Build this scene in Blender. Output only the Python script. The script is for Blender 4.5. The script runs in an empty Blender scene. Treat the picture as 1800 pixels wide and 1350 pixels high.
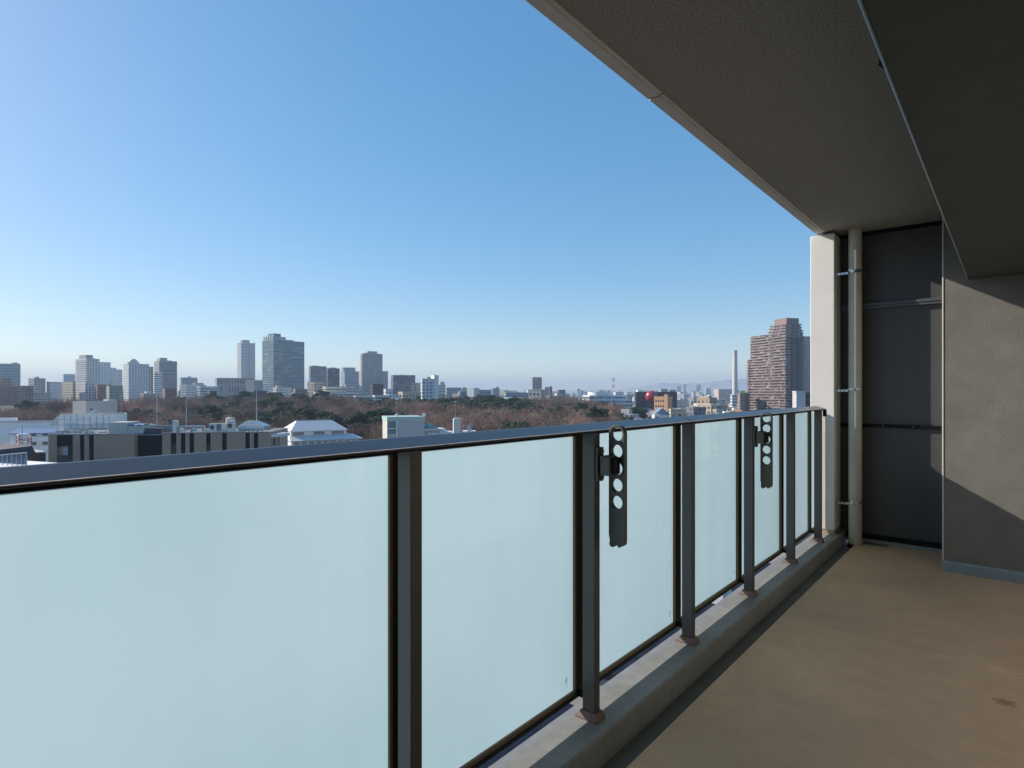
import bpy, math, random
import numpy as np
from mathutils import Vector, Matrix
R = math.radians
rnd = random.Random(7)
SC = bpy.context.scene
COL = SC.collection

# ------------------------------------------------------------------ camera
F, HZ, CX = 1040.0, 688.0, 900.0          # focal length, horizon row, centre column, in photo pixels (1800 wide)
AL = math.atan(878 / F)                   # camera is turned this far left of the balcony's axis (+Y)
CA, SA = math.cos(AL), math.sin(AL)
cam = bpy.data.cameras.new('camera')
cam.sensor_width = 36.0
cam.lens = 36.0 * F / 1800.0
cam.shift_y = 13 / 1800.0
cam.clip_start, cam.clip_end = 0.05, 60000
camo = bpy.data.objects.new('camera', cam)
COL.objects.link(camo)
camo.location = (0, 0, 0)
camo.rotation_euler = (R(90), 0, AL)
SC.camera = camo

# ------------------------------------------------------------------ light
SUN_LEFT, SUN_EL = R(111), R(29)
w = bpy.data.worlds.new("World")
SC.world = w
w.use_nodes = True
wn = w.node_tree.nodes
sky = wn.new('ShaderNodeTexSky')
sky.sky_type = 'NISHITA'
sky.sun_disc = False
sky.sun_elevation = SUN_EL
sky.sun_rotation = -SUN_LEFT
sky.altitude = 50
sky.air_density = 0.85
sky.dust_density = 0.4
sky.ozone_density = 3.0
hsv = wn.new('ShaderNodeHueSaturation')
hsv.inputs['Saturation'].default_value = 1.75
gam = wn.new('ShaderNodeGamma')
gam.inputs[1].default_value = 0.53
w.node_tree.links.new(sky.outputs[0], gam.inputs[0])
w.node_tree.links.new(gam.outputs[0], hsv.inputs['Color'])
tint = wn.new('ShaderNodeMix')
tint.data_type = 'RGBA'
tint.blend_type = 'MULTIPLY'
tint.inputs['Factor'].default_value = 1
tint.inputs['B'].default_value = (1.29, 1.25, 1.20, 1)
w.node_tree.links.new(hsv.outputs[0], tint.inputs['A'])
w.node_tree.links.new(tint.outputs['Result'], wn['Background'].inputs[0])
wn['Background'].inputs[1].default_value = 0.15
sd = bpy.data.lights.new('sun', 'SUN')
sd.energy = 3.1
sd.angle = R(0.5)
sd.color = (1.0, 0.90, 0.77)
so = bpy.data.objects.new('sun', sd)
COL.objects.link(so)
S = Vector((-math.sin(SUN_LEFT) * math.cos(SUN_EL), math.cos(SUN_LEFT) * math.cos(SUN_EL), math.sin(SUN_EL)))
so.rotation_euler = S.to_track_quat('Z', 'Y').to_euler()
vs = SC.view_settings
vs.view_transform = 'Standard'
vs.look = 'None'
vs.exposure = 0.95
vs.gamma = 1.0
SC.cycles.use_denoising = True
SC.cycles.max_bounces = 10
SC.cycles.diffuse_bounces = 6
SC.cycles.transmission_bounces = 6
SC.cycles.caustics_reflective = False
SC.cycles.caustics_refractive = False
SC.cycles.sample_clamp_indirect = 6.0

GZ = -27.0                                # street level below the eye
FZ = -1.345                               # balcony floor


def at(px, D, z=None, py=None):
    a = (px - CX) / F * D
    if z is None:
        z = (HZ - py) / F * D if py is not None else GZ
    return Vector((-SA * D + CA * a, CA * D + SA * a, z))


RV, FV = Vector((CA, SA, 0)), Vector((-SA, CA, 0))

# ------------------------------------------------------------------ materials
MATS = {}


def base(name):
    m = bpy.data.materials.new(name)
    m.use_nodes = True
    MATS[name] = m
    n = m.node_tree.nodes
    return m, n, m.node_tree.links, n['Principled BSDF']


def P(name, col, rough=0.6, nz=None, amt=0.15, bump=0.0, bscale=None, metal=0.0, spec=0.5, detail=4, coat=0.0, stretch=None, nz2=None):
    """plain procedural paint / stone / metal with a noise in its colour and a bump"""
    if name in MATS:
        return MATS[name]
    m, n, l, b = base(name)
    b.inputs['Roughness'].default_value = rough
    b.inputs['Metallic'].default_value = metal
    b.inputs['Specular IOR Level'].default_value = spec
    b.inputs['Coat Weight'].default_value = coat
    b.inputs['Base Color'].default_value = (*col, 1)
    tc = n.new('ShaderNodeTexCoord')
    vec = tc.outputs['Object']
    if stretch:
        mp = n.new('ShaderNodeMapping')
        mp.inputs['Scale'].default_value = stretch
        l.new(vec, mp.inputs['Vector'])
        vec = mp.outputs[0]
    if nz:
        t = n.new('ShaderNodeTexNoise')
        t.inputs['Scale'].default_value = nz
        t.inputs['Detail'].default_value = detail
        l.new(vec, t.inputs['Vector'])
        mr = n.new('ShaderNodeMapRange')
        mr.inputs['From Min'].default_value = 0.25
        mr.inputs['From Max'].default_value = 0.75
        mr.inputs['To Min'].default_value = 1 - amt
        mr.inputs['To Max'].default_value = 1 + amt
        l.new(t.outputs['Fac'], mr.inputs['Value'])
        mx = n.new('ShaderNodeMix')
        mx.data_type = 'RGBA'
        mx.blend_type = 'MULTIPLY'
        mx.inputs['Factor'].default_value = 1
        mx.inputs['A'].default_value = (*col, 1)
        l.new(mr.outputs[0], mx.inputs['B'])
        last = mx
        if nz2:
            t3 = n.new('ShaderNodeTexNoise')
            t3.inputs['Scale'].default_value = nz2[0]
            t3.inputs['Detail'].default_value = 10
            t3.inputs['Distortion'].default_value = 0.15
            l.new(vec, t3.inputs['Vector'])
            m3 = n.new('ShaderNodeMapRange')
            m3.inputs['From Min'].default_value = 0.35
            m3.inputs['From Max'].default_value = 0.70
            m3.inputs['To Min'].default_value = 1 - nz2[1]
            m3.inputs['To Max'].default_value = 1 + nz2[1]
            l.new(t3.outputs['Fac'], m3.inputs['Value'])
            last = n.new('ShaderNodeMix')
            last.data_type = 'RGBA'
            last.blend_type = 'MULTIPLY'
            last.inputs['Factor'].default_value = 1
            l.new(mx.outputs['Result'], last.inputs['A'])
            l.new(m3.outputs[0], last.inputs['B'])
        l.new(last.outputs['Result'], b.inputs['Base Color'])
    if bump:
        t2 = n.new('ShaderNodeTexNoise')
        t2.inputs['Scale'].default_value = bscale or 60
        t2.inputs['Detail'].default_value = 5
        l.new(vec, t2.inputs['Vector'])
        bp = n.new('ShaderNodeBump')
        bp.inputs['Strength'].default_value = bump
        bp.inputs['Distance'].default_value = 0.01
        l.new(t2.outputs['Fac'], bp.inputs['Height'])
        l.new(bp.outputs[0], b.inputs['Normal'])
    return m


def mathn(n, l, op, a, b=None):
    k = n.new('ShaderNodeMath')
    k.operation = op
    for i, v in enumerate((a, b)):
        if v is None:
            continue
        if isinstance(v, (int, float)):
            k.inputs[i].default_value = v
        else:
            l.new(v, k.inputs[i])
    return k.outputs[0]


def facade(name, wall, glass=(0.06, 0.08, 0.1), bw=3.0, fh=3.0, u0=0.2, u1=0.8, v0=0.3, v1=0.8, grough=0.15, vary=0.6, band=None, jit=0.08):
    """wall with a grid of windows cut by the metre-scaled UVs of its faces; band = colour of a strip below every storey"""
    if name in MATS:
        return MATS[name]
    m, n, l, b = base(name)
    uv = n.new('ShaderNodeUVMap')
    uv.uv_map = 'UVMap'
    sp = n.new('ShaderNodeSeparateXYZ')
    l.new(uv.outputs[0], sp.inputs[0])
    u = mathn(n, l, 'DIVIDE', sp.outputs[0], bw)
    v = mathn(n, l, 'DIVIDE', sp.outputs[1], fh)
    fu, fv = mathn(n, l, 'FRACT', u), mathn(n, l, 'FRACT', v)
    mu = mathn(n, l, 'MULTIPLY', mathn(n, l, 'GREATER_THAN', fu, u0), mathn(n, l, 'LESS_THAN', fu, u1))
    mv = mathn(n, l, 'MULTIPLY', mathn(n, l, 'GREATER_THAN', fv, v0), mathn(n, l, 'LESS_THAN', fv, v1))
    mask = mathn(n, l, 'MULTIPLY', mu, mv)
    cb = n.new('ShaderNodeCombineXYZ')
    l.new(mathn(n, l, 'FLOOR', u), cb.inputs[0])
    l.new(mathn(n, l, 'FLOOR', v), cb.inputs[1])
    wnz = n.new('ShaderNodeTexWhiteNoise')
    wnz.noise_dimensions = '2D'
    l.new(cb.outputs[0], wnz.inputs['Vector'])
    pw = mathn(n, l, 'POWER', wnz.outputs['Value'], 3.0)
    gm = n.new('ShaderNodeMix')
    gm.data_type = 'RGBA'
    gm.inputs['A'].default_value = (*glass, 1)
    gm.inputs['B'].default_value = (*[g + (0.5 - g) * vary for g in glass], 1)
    l.new(pw, gm.inputs['Factor'])
    # wall colour with large soft weathering and a per-object tint
    nz = n.new('ShaderNodeTexNoise')
    nz.inputs['Scale'].default_value = 0.25
    nz.inputs['Detail'].default_value = 6
    l.new(uv.outputs[0], nz.inputs['Vector'])
    oi = n.new('ShaderNodeObjectInfo')
    t = mathn(n, l, 'MULTIPLY_ADD', nz.outputs['Fac'], 0.3)
    n_add = t.node
    n_add.inputs[2].default_value = 0.85
    k = mathn(n, l, 'MULTIPLY_ADD', oi.outputs['Random'], jit * 2)
    k.node.inputs[2].default_value = 1 - jit
    tt = mathn(n, l, 'MULTIPLY', t, k)
    wm = n.new('ShaderNodeMix')
    wm.data_type = 'RGBA'
    wm.blend_type = 'MULTIPLY'
    wm.inputs['Factor'].default_value = 1
    wm.inputs['A'].default_value = (*wall, 1)
    l.new(tt, wm.inputs['B'])
    wc = wm.outputs['Result']
    if band:
        bm = n.new('ShaderNodeMix')
        bm.data_type = 'RGBA'
        bm.inputs['B'].default_value = (*band, 1)
        l.new(wc, bm.inputs['A'])
        l.new(mathn(n, l, 'LESS_THAN', fv, v0 * 0.8), bm.inputs['Factor'])
        wc = bm.outputs['Result']
    cm = n.new('ShaderNodeMix')
    cm.data_type = 'RGBA'
    l.new(wc, cm.inputs['A'])
    l.new(gm.outputs['Result'], cm.inputs['B'])
    l.new(mask, cm.inputs['Factor'])
    l.new(cm.outputs['Result'], b.inputs['Base Color'])
    rm = mathn(n, l, 'MULTIPLY_ADD', mask, grough - 0.8)
    rm.node.inputs[2].default_value = 0.8
    l.new(rm, b.inputs['Roughness'])
    return m


# ------------------------------------------------------------------ mesh builder
class MB:
    def __init__(s):
        s.v, s.f, s.uv, s.mi = [], [], [], []

    def face(s, pts, uv=None, m=0):
        i = len(s.v)
        s.v += [tuple(p) for p in pts]
        s.f.append(tuple(range(i, i + len(pts))))
        s.uv.append(uv or [(0, 0)] * len(pts))
        s.mi.append(m)

    def prism(s, poly, z0, z1, m=0, mt=None, top=True, bot=True):
        """vertical walls on a ccw outline, UVs in metres"""
        mt = m if mt is None else mt
        u = 0.0
        n = len(poly)
        for i in range(n):
            a, b = poly[i], poly[(i + 1) % n]
            L = math.hypot(b[0] - a[0], b[1] - a[1])
            s.face([(a[0], a[1], z0), (b[0], b[1], z0), (b[0], b[1], z1), (a[0], a[1], z1)],
                   [(u, 0), (u + L, 0), (u + L, z1 - z0), (u, z1 - z0)], m)
            u = 0.0 if L > 2.5 else u + L
        if top:
            s.face([(p[0], p[1], z1) for p in poly], None, mt)
        if bot:
            s.face([(p[0], p[1], z0) for p in reversed(poly)], None, mt)

    def box(s, x0, x1, y0, y1, z0, z1, m=0, mt=None):
        s.prism([(x0, y0), (x1, y0), (x1, y1), (x0, y1)], z0, z1, m, mt)

    def extr(s, prof, y0, y1, m=0):
        """profile in (x, z), ccw seen from -y, swept along y"""
        n = len(prof)
        for i in range(n):
            a, b = prof[i], prof[(i + 1) % n]
            s.face([(a[0], y0, a[1]), (b[0], y0, b[1]), (b[0], y1, b[1]), (a[0], y1, a[1])], None, m)
        s.face([(p[0], y0, p[1]) for p in reversed(prof)], None, m)
        s.face([(p[0], y1, p[1]) for p in prof], None, m)

    def cyl(s, cx, cy, r0, r1, z0, z1, n=16, m=0, cap=True):
        a = [(cx + r0 * math.cos(2 * math.pi * i / n), cy + r0 * math.sin(2 * math.pi * i / n), z0) for i in range(n)]
        b = [(cx + r1 * math.cos(2 * math.pi * i / n), cy + r1 * math.sin(2 * math.pi * i / n), z1) for i in range(n)]
        for i in range(n):
            j = (i + 1) % n
            s.face([a[i], a[j], b[j], b[i]], None, m)
        if cap:
            s.face(b, None, m)
            s.face(a[::-1], None, m)

    def tube(s, pts, r, n=6, m=0):
        pts = [Vector(p) for p in pts]
        rr = r if isinstance(r, (list, tuple)) else [r] * len(pts)
        rings = []
        for i, p in enumerate(pts):
            d = (pts[min(i + 1, len(pts) - 1)] - pts[max(i - 1, 0)]).normalized()
            x = d.cross(Vector((0, 0, 1)) if abs(d.z) < .9 else Vector((1, 0, 0))).normalized()
            y = d.cross(x)
            rings.append([p + (x * math.cos(2 * math.pi * k / n) + y * math.sin(2 * math.pi * k / n)) * rr[i] for k in range(n)])
        for a, b in zip(rings, rings[1:]):
            for k in range(n):
                j = (k + 1) % n
                s.face([a[k], b[k], b[j], a[j]], None, m)
        s.face(rings[0], None, m)
        s.face(rings[-1][::-1], None, m)

    def sphere(s, c, r, nu=32, nv=16, m=0):
        c = Vector(c)
        g = [[c + r * Vector((math.sin(math.pi * j / nv) * math.cos(2 * math.pi * i / nu), math.sin(math.pi * j / nv) * math.sin(2 * math.pi * i / nu), -math.cos(math.pi * j / nv))) for i in range(nu)] for j in range(nv + 1)]
        for j in range(nv):
            for i in range(nu):
                k = (i + 1) % nu
                if j == 0:
                    s.face([g[0][0], g[1][k], g[1][i]], None, m)
                elif j == nv - 1:
                    s.face([g[j][i], g[j][k], g[nv][0]], None, m)
                else:
                    s.face([g[j][i], g[j][k], g[j + 1][k], g[j + 1][i]], None, m)

    def build(s, name, mats, parent=None, loc=None, rz=0.0, smooth=False, bevel=0.0, weld=True):
        me = bpy.data.meshes.new(name)
        me.from_pydata(s.v, [], s.f)
        ul = me.uv_layers.new(name='UVMap')
        ul.data.foreach_set('uv', [c for f in s.uv for p in f for c in p])
        for m in (mats if isinstance(mats, (list, tuple)) else [mats]):
            me.materials.append(m)
        me.polygons.foreach_set('material_index', s.mi)
        if smooth or bevel:
            import bmesh
            bm = bmesh.new()
            bm.from_mesh(me)
            bmesh.ops.remove_doubles(bm, verts=bm.verts, dist=1e-5)
            if smooth:
                for f in bm.faces:
                    f.smooth = True
            bm.to_mesh(me)
            bm.free()
            if smooth:
                me.set_sharp_from_angle(angle=R(40))
        me.update()
        o = bpy.data.objects.new(name, me)
        COL.objects.link(o)
        if parent is not None:
            o.parent = parent
        if loc is not None:
            o.location = loc
        o.rotation_euler.z = rz
        if bevel:
            bv = o.modifiers.new('bevel', 'BEVEL')
            bv.width = bevel
            bv.segments = 2
            bv.limit_method = 'ANGLE'
        return o


def tag(o, label=None, cat=None, group=None, kind=None):
    if label:
        o['label'] = label
    if cat:
        o['category'] = cat
    if group:
        o['group'] = group
    if kind:
        o['kind'] = kind
    return o


def thing(name, label, cat, loc=(0, 0, 0), rz=0.0, group=None):
    o = bpy.data.objects.new(name, None)
    o.empty_display_size = 0.2
    COL.objects.link(o)
    o.location = loc
    o.rotation_euler.z = rz
    return tag(o, label, cat, group)


def copy_tree(o, parent=None):
    c = o.copy()
    COL.objects.link(c)
    if parent is not None:
        c.parent = parent
    for ch in list(o.children):
        copy_tree(ch, c)
    return c


def boxo(name, b, mat, parent=None, bevel=0.0, loc=None, rz=0.0):
    k = MB()
    k.box(*b)
    return k.build(name, mat, parent, loc, rz, bevel=bevel)


# ================================================================== BALCONY
M_floor = P('brown_vinyl', (0.62, 0.43, 0.275), 0.6, 1.2, 0.22, 0.10, 420, detail=12, nz2=(11.0, 0.055))
M_bead = P('joint_bead', (0.74, 0.56, 0.40), 0.5, 8, 0.1)
M_gut = P('gutter_paint', (0.18, 0.21, 0.21), 0.55, 5, 0.18, 0.05, 80, detail=8)
M_kerb = P('kerb_paint', (0.265, 0.275, 0.28), 0.6, 4, 0.14, 0.08, 70, detail=9, nz2=(22, 0.08))
M_seal = P('sealant', (0.30, 0.29, 0.25), 0.7, 20, 0.2)
M_metal = P('dark_metal', (0.088, 0.092, 0.097), 0.42, 300, 0.1, 0.03, 900)
M_rail = P('handrail_metal', (0.060, 0.062, 0.070), 0.30, 260, 0.30, 0.03, 700, spec=0.6)
M_edge = P('worn_edge_highlight', (0.55, 0.50, 0.49), 0.5, 160, 0.45, stretch=(1, .25, 1))  # pale grainy colour paints the bright highlight on the worn handrail lip
M_black = P('black_frame', (0.008, 0.0095, 0.0105), 0.5, spec=0.15)
M_gold = P('bronze_gasket', (0.17, 0.125, 0.07), 0.5, spec=.3)
M_brownj = P('brown_joint', (0.10, 0.06, 0.035), 0.6)
M_foot = P('mauve_footing', (0.20, 0.155, 0.14), 0.7, 30, 0.25, 0.1, 90)
M_steel = P('stainless', (0.6, 0.6, 0.6), 0.28, metal=1.0)
M_bolt = P('bolt_paint', (0.22, 0.22, 0.21), 0.5)
M_pillar = P('white_render', (0.80, 0.79, 0.765), 0.7, 5, 0.05, 0.12, 160, detail=8)
M_grout = P('grout', (0.42, 0.34, 0.24), 0.8, 20, 0.2)
M_wall = P('grey_stucco', (0.185, 0.182, 0.165), 0.75, 2, 0.12, 0.17, 110, detail=8, nz2=(8, 0.06))
M_skirt = P('skirting_paint', (0.25, 0.32, 0.37), 0.5, 10, 0.1)
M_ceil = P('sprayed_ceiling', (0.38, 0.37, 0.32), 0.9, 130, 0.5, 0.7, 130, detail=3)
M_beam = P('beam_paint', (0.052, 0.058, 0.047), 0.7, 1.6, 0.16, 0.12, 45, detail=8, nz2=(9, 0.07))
M_lip = P('beam_edge_trim', (0.21, 0.26, 0.28), 0.5)
M_fascia = P('fascia_render', (0.74, 0.72, 0.68), 0.75, 6, 0.08, 0.08, 90, detail=8)
M_panel = P('charcoal_panel', (0.075, 0.078, 0.08), 0.5, 90, 0.08, 0.02, 300, stretch=(1, 1, .05), nz2=(3, 0.12))
M_prail = P('panel_rail', (0.09, 0.105, 0.13), 0.35)
M_pipe = P('pipe_paint', (0.56, 0.55, 0.46), 0.45, 7, 0.06)
M_hang = P('hanger_plastic', (0.095, 0.10, 0.095), 0.45, 200, 0.12)


def backlit(name, col):
    m, n, l, b_ = base(name)
    t = n.new('ShaderNodeBsdfTranslucent')
    t.inputs[0].default_value = (*col, 1)
    x = n.new('ShaderNodeMixShader')
    x.inputs[0].default_value = 0.85
    b_.inputs['Base Color'].default_value = (*col, 1)
    l.new(b_.outputs[0], x.inputs[1])
    l.new(t.outputs[0], x.inputs[2])
    l.new(x.outputs[0], n['Material Output'].inputs[0])
    return m


M_stick = backlit('sticker_white', (0.98, 0.99, 0.99))
M_teal = backlit('sticker_teal', (0.15, 0.85, 0.85))
M_ext = P('facade_tile', (0.17, 0.165, 0.15), 0.6, 12, 0.1)
M_darkglass = P('dark_window_glass', (0.07, 0.07, 0.065), 0.06, spec=0.8)


def frosted():
    m, n, l, b = base('frosted_film')
    n.remove(b)
    out = n['Material Output']
    tr = n.new('ShaderNodeBsdfTranslucent')
    tr.inputs[0].default_value = (0.63, 0.885, 1.0, 1)
    df = n.new('ShaderNodeBsdfDiffuse')
    df.inputs[0].default_value = (0.50, 0.58, 0.62, 1)
    tc = n.new('ShaderNodeTexCoord')
    mp = n.new('ShaderNodeMapping')
    mp.inputs['Scale'].default_value = (3, 3, .7)
    l.new(tc.outputs['Object'], mp.inputs['Vector'])
    nz = n.new('ShaderNodeTexNoise')
    nz.inputs['Scale'].default_value = 2.2
    nz.inputs['Detail'].default_value = 7
    l.new(mp.outputs[0], nz.inputs['Vector'])
    vr = mathn(n, l, 'MULTIPLY_ADD', nz.outputs['Fac'], 0.16)
    vr.node.inputs[2].default_value = 0.92
    sm_ = n.new('ShaderNodeMix')
    sm_.data_type = 'RGBA'
    sm_.blend_type = 'MULTIPLY'
    sm_.inputs['Factor'].default_value = 1
    sm_.inputs['A'].default_value = tuple(tr.inputs[0].default_value)
    l.new(vr, sm_.inputs['B'])
    l.new(sm_.outputs['Result'], tr.inputs[0])
    mx = n.new('ShaderNodeMixShader')
    mx.inputs[0].default_value = 0.15
    l.new(tr.outputs[0], mx.inputs[1])
    l.new(df.outputs[0], mx.inputs[2])
    rf = n.new('ShaderNodeBsdfRefraction')
    rf.inputs['Color'].default_value = (0.97, 0.96, 0.92, 1)
    rf.inputs['Roughness'].default_value = 0.95
    rf.inputs['IOR'].default_value = 1.13
    m3 = n.new('ShaderNodeMixShader')
    m3.inputs[0].default_value = 0.56
    l.new(mx.outputs[0], m3.inputs[1])
    l.new(rf.outputs[0], m3.inputs[2])
    l.new(m3.outputs[0], out.inputs[0])
    m2, n2, l2, b2 = base('clear_glass_face')
    n2.remove(b2)
    t = n2.new('ShaderNodeBsdfTransparent')
    t.inputs[0].default_value = (0.97, 0.99, 0.99, 1)
    g = n2.new('ShaderNodeBsdfGlossy')
    g.inputs['Roughness'].default_value = 0.04
    fr = n2.new('ShaderNodeFresnel')
    fr.inputs[0].default_value = 1.45
    geo = n2.new('ShaderNodeNewGeometry')
    fac = mathn(n2, l2, 'MULTIPLY', fr.outputs[0], mathn(n2, l2, 'SUBTRACT', 1.0, geo.outputs['Backfacing']))
    x = n2.new('ShaderNodeMixShader')
    l2.new(fac, x.inputs[0])
    l2.new(t.outputs[0], x.inputs[1])
    l2.new(g.outputs[0], x.inputs[2])
    l2.new(x.outputs[0], n2['Material Output'].inputs[0])
    return m, m2


M_film, M_clear = frosted()

YN, YE = -4.0, 5.476                       # near end, face of the end wall
# floor, gutter, ceiling
fl = boxo('balcony_floor', (-1.052, 0.62, YN, 6.10, FZ - 0.25, FZ), M_floor)
tag(fl, kind='structure')
boxo('joint_bead', (-1.05, 0.62, 3.652, 3.660, FZ - 0.002, FZ + 0.0025), M_bead, fl, bevel=0.002)
boxo('joint_bead', (-1.05, 0.62, 3.702, 3.710, FZ - 0.002, FZ + 0.0025), M_bead, fl, bevel=0.002)
srn = random.Random(3)
for nm, col, r0, dz in (('rust_stain', (0.50, 0.33, 0.19), .040, .0005), ('rust_core', (0.42, 0.25, 0.10), .022, .0010)):
    k = MB()
    k.face([(-0.02 + 1.2 * r0 * rr * math.cos(t), 3.33 + r0 * rr * math.sin(t), FZ + dz) for t, rr in [(2 * math.pi * q / 26, srn.uniform(.65, 1.15)) for q in range(26)]])
    k.build(nm, P(nm, col, 0.8, 60, .25), fl)
gt = boxo('gutter', (-1.152, -1.052, YN, 6.10, FZ - 0.25, FZ - 0.036), M_gut)
tag(gt, kind='structure')
boxo('gutter_end', (-1.0, -0.82, 5.985, 6.069, FZ - 0.01, FZ + 0.004), P('gutter_end_grey', (0.10, 0.125, 0.135), 0.5, 8, .1), gt)

ce = boxo('balcony_ceiling', (-1.275, 0.62, YN, 6.3, 1.43, 1.75), M_ceil)
tag(ce, kind='structure')
fa = thing('ceiling_fascia', 'pale drip edge strip along the outer rim of the balcony ceiling', 'fascia', (-1.31, 2.6, 1.42))


def loc(mb, name, mat, par, **k):
    """build in world coordinates and keep them under a parent that has been moved"""
    o = mb.build(name, mat, par, **k)
    o.matrix_parent_inverse = Matrix.LocRotScale(par.location, par.rotation_euler, None).inverted()
    return o


def lbox(name, b, mat, par, bevel=0.0):
    k = MB()
    k.box(*b)
    return loc(k, name, mat, par, bevel=bevel)


FP = [(-1.353, 1.75), (-1.353, 1.424), (-1.349, 1.42), (-1.296, 1.42), (-1.293, 1.430), (-1.290, 1.424), (-1.275, 1.424), (-1.275, 1.75)]
for y0, y1 in ((YN, 2.622), (2.640, 5.838)):
    k = MB()
    k.extr(FP[::-1], y0, y1)
    loc(k, 'fascia_strip', M_fascia, fa)
FJ = [(-1.350, 1.74), (-1.350, 1.426), (-1.278, 1.428), (-1.278, 1.74)]
k = MB()
k.extr(FJ[::-1], 2.622, 2.640)
loc(k, 'sealant_joint', M_seal, fa)
lbox('sealant_joint', (-1.34, -1.205, 5.86, 6.08, 1.4025, 1.4295), P('dark_sealant', (0.12, 0.10, 0.085), 0.8), fa)

# beam above the camera
bm_ = thing('ceiling_beam', 'dark grey-green smooth beam running under the ceiling above the floor', 'beam', (0.18, 1, 0.82))
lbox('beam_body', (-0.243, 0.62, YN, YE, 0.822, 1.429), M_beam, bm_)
k = MB()
k.extr([(-0.249, 0.826), (-0.244, 0.819), (-0.2405, 0.819), (-0.2405, 0.8215), (-0.2432, 0.8225), (-0.2432, 0.84), (-0.249, 0.84)], YN, YE - 0.003)
loc(k, 'edge_trim', M_lip, bm_)
vent = thing('ceiling_vent', 'small dark vent peeping past the beam edge on the ceiling', 'vent', (-0.30, 2.99, 1.43))
k = MB()
k.cyl(0, 0, 0.142, 0.130, -0.012, -0.001, 14)
k.build('vent_hood', M_black, vent)
k = MB()
k.cyl(0, 0, 0.09, 0.09, -0.022, -0.0125, 20)
k.build('vent_disc', M_metal, vent)

# end wall, skirting, partition panel
wl = thing('end_wall', 'grey stucco wall closing the balcony, sunlit diagonally above a blue-grey skirting', 'wall', (0.1, 5.8, FZ))
lbox('wall_face', (-0.392, 0.62, YE, 6.3, FZ - 0.2, 1.429), M_wall, wl)
lbox('corner_bead', (-0.3975, -0.3875, YE - 0.004, YE + 0.01, FZ + 0.082, 1.428), P('corner_bead_paint', (0.62, 0.60, 0.55), 0.4), wl, bevel=0.002)
k = MB()
k.v = []
sp = [(YE - 0.001, FZ - 0.01), (YE - 0.018, FZ - 0.01), (YE - 0.018, FZ + 0.066), (YE - 0.006, FZ + 0.08), (YE - 0.001, FZ + 0.08)]
for i in range(5):
    a, b = sp[i], sp[(i + 1) % 5]
    k.face([(-0.398, a[0], a[1]), (0.62, a[0], a[1]), (0.62, b[0], b[1]), (-0.398, b[0], b[1])])
k.face([(-0.398, p[0], p[1]) for p in sp])
loc(k, 'skirting', M_skirt, wl)

pn = thing('partition_panel', 'charcoal metal partition panel with two horizontal rails between downpipe and stucco wall', 'partition', (-0.8, 6.12, FZ))
lbox('panel_sheet', (-1.30, -0.393, 6.10, 6.13, FZ + 0.03, 1.428), M_panel, pn)
lbox('panel_rail', (-1.20, -0.394, 6.068, 6.099, 0.735, 0.757), M_prail, pn, 0.003)
lbox('panel_rail', (-1.20, -0.394, 6.062, 6.099, 0.7575, 0.785), M_prail, pn, 0.003)
lbox('panel_rail', (-1.20, -0.394, 6.072, 6.099, -0.318, -0.29), M_black, pn, 0.003)
lbox('bottom_frame', (-1.20, -0.394, 6.075, 6.099, FZ + 0.0305, FZ + 0.075), M_black, pn, 0.003)
lbox('threshold', (-1.20, -0.394, 6.07, 6.12, FZ + 0.001, FZ + 0.028), P('threshold_grey', (0.30, 0.33, 0.35), 0.4), pn, 0.002)
for xx in (-1.10, -0.86, -0.64, -0.43):
    for zz in (0.771, -0.304):
        k = MB()
        k.tube([(xx, 6.0615 if zz > 0 else 6.0715, zz), (xx, 6.0585 if zz > 0 else 6.0685, zz)], 0.006, 8)
        loc(k, 'panel_screw', M_bolt, pn)
lbox('top_frame', (-1.20, -0.394, 6.085, 6.099, 1.395, 1.428), M_black, pn)

pl = thing('pillar', 'white rendered pillar at the far end of the railing', 'pillar', (-1.29, 5.95, -1.266))
lbox('shaft', (-1.394, -1.197, 5.84, 6.08, -1.232, 1.402), M_pillar, pl, 0.006)
lbox('grout_base', (-1.389, -1.202, 5.846, 6.078, -1.268, -1.2325), M_grout, pl)

dp = thing('downpipe', 'grey-green drainpipe clamped beside the white pillar', 'drainpipe', (-1.0555, 5.95, FZ))
k = MB()
k.cyl(-1.0555, 5.95, 0.052, 0.052, FZ - 0.036, 1.429, 40)
loc(k, 'pipe', M_pipe, dp, smooth=True)
k = MB()
k.cyl(-1.0555, 5.95, 0.060, 0.060, FZ - 0.035, FZ + 0.0, 40)
loc(k, 'pipe_collar', M_black, dp, smooth=True)
for zc in (1.056, 0.02, -0.976):
    k = MB()
    k.cyl(-1.0555, 5.95, 0.0565, 0.0565, zc - 0.010, zc + 0.010, 40)
    br = loc(k, 'pipe_clamp', M_steel, dp, smooth=True)
    k = MB()
    k.box(-1.19, -1.10, 5.895, 5.899, zc - 0.022, zc - 0.004)
    ar = k.build('clamp_arm', M_steel, br)
    for xx in (-1.160, -1.130):
        k = MB()
        k.tube([(xx, 5.8948, zc - .013), (xx, 5.892, zc - .013)], .0055, 8)
        k.build('clamp_hole', M_black, br)
    k = MB()
    k.box(-1.085, -1.060, 5.836, 5.846, zc - 0.010, zc + 0.010)
    k.build('clamp_buckle', M_steel, br)

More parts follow.
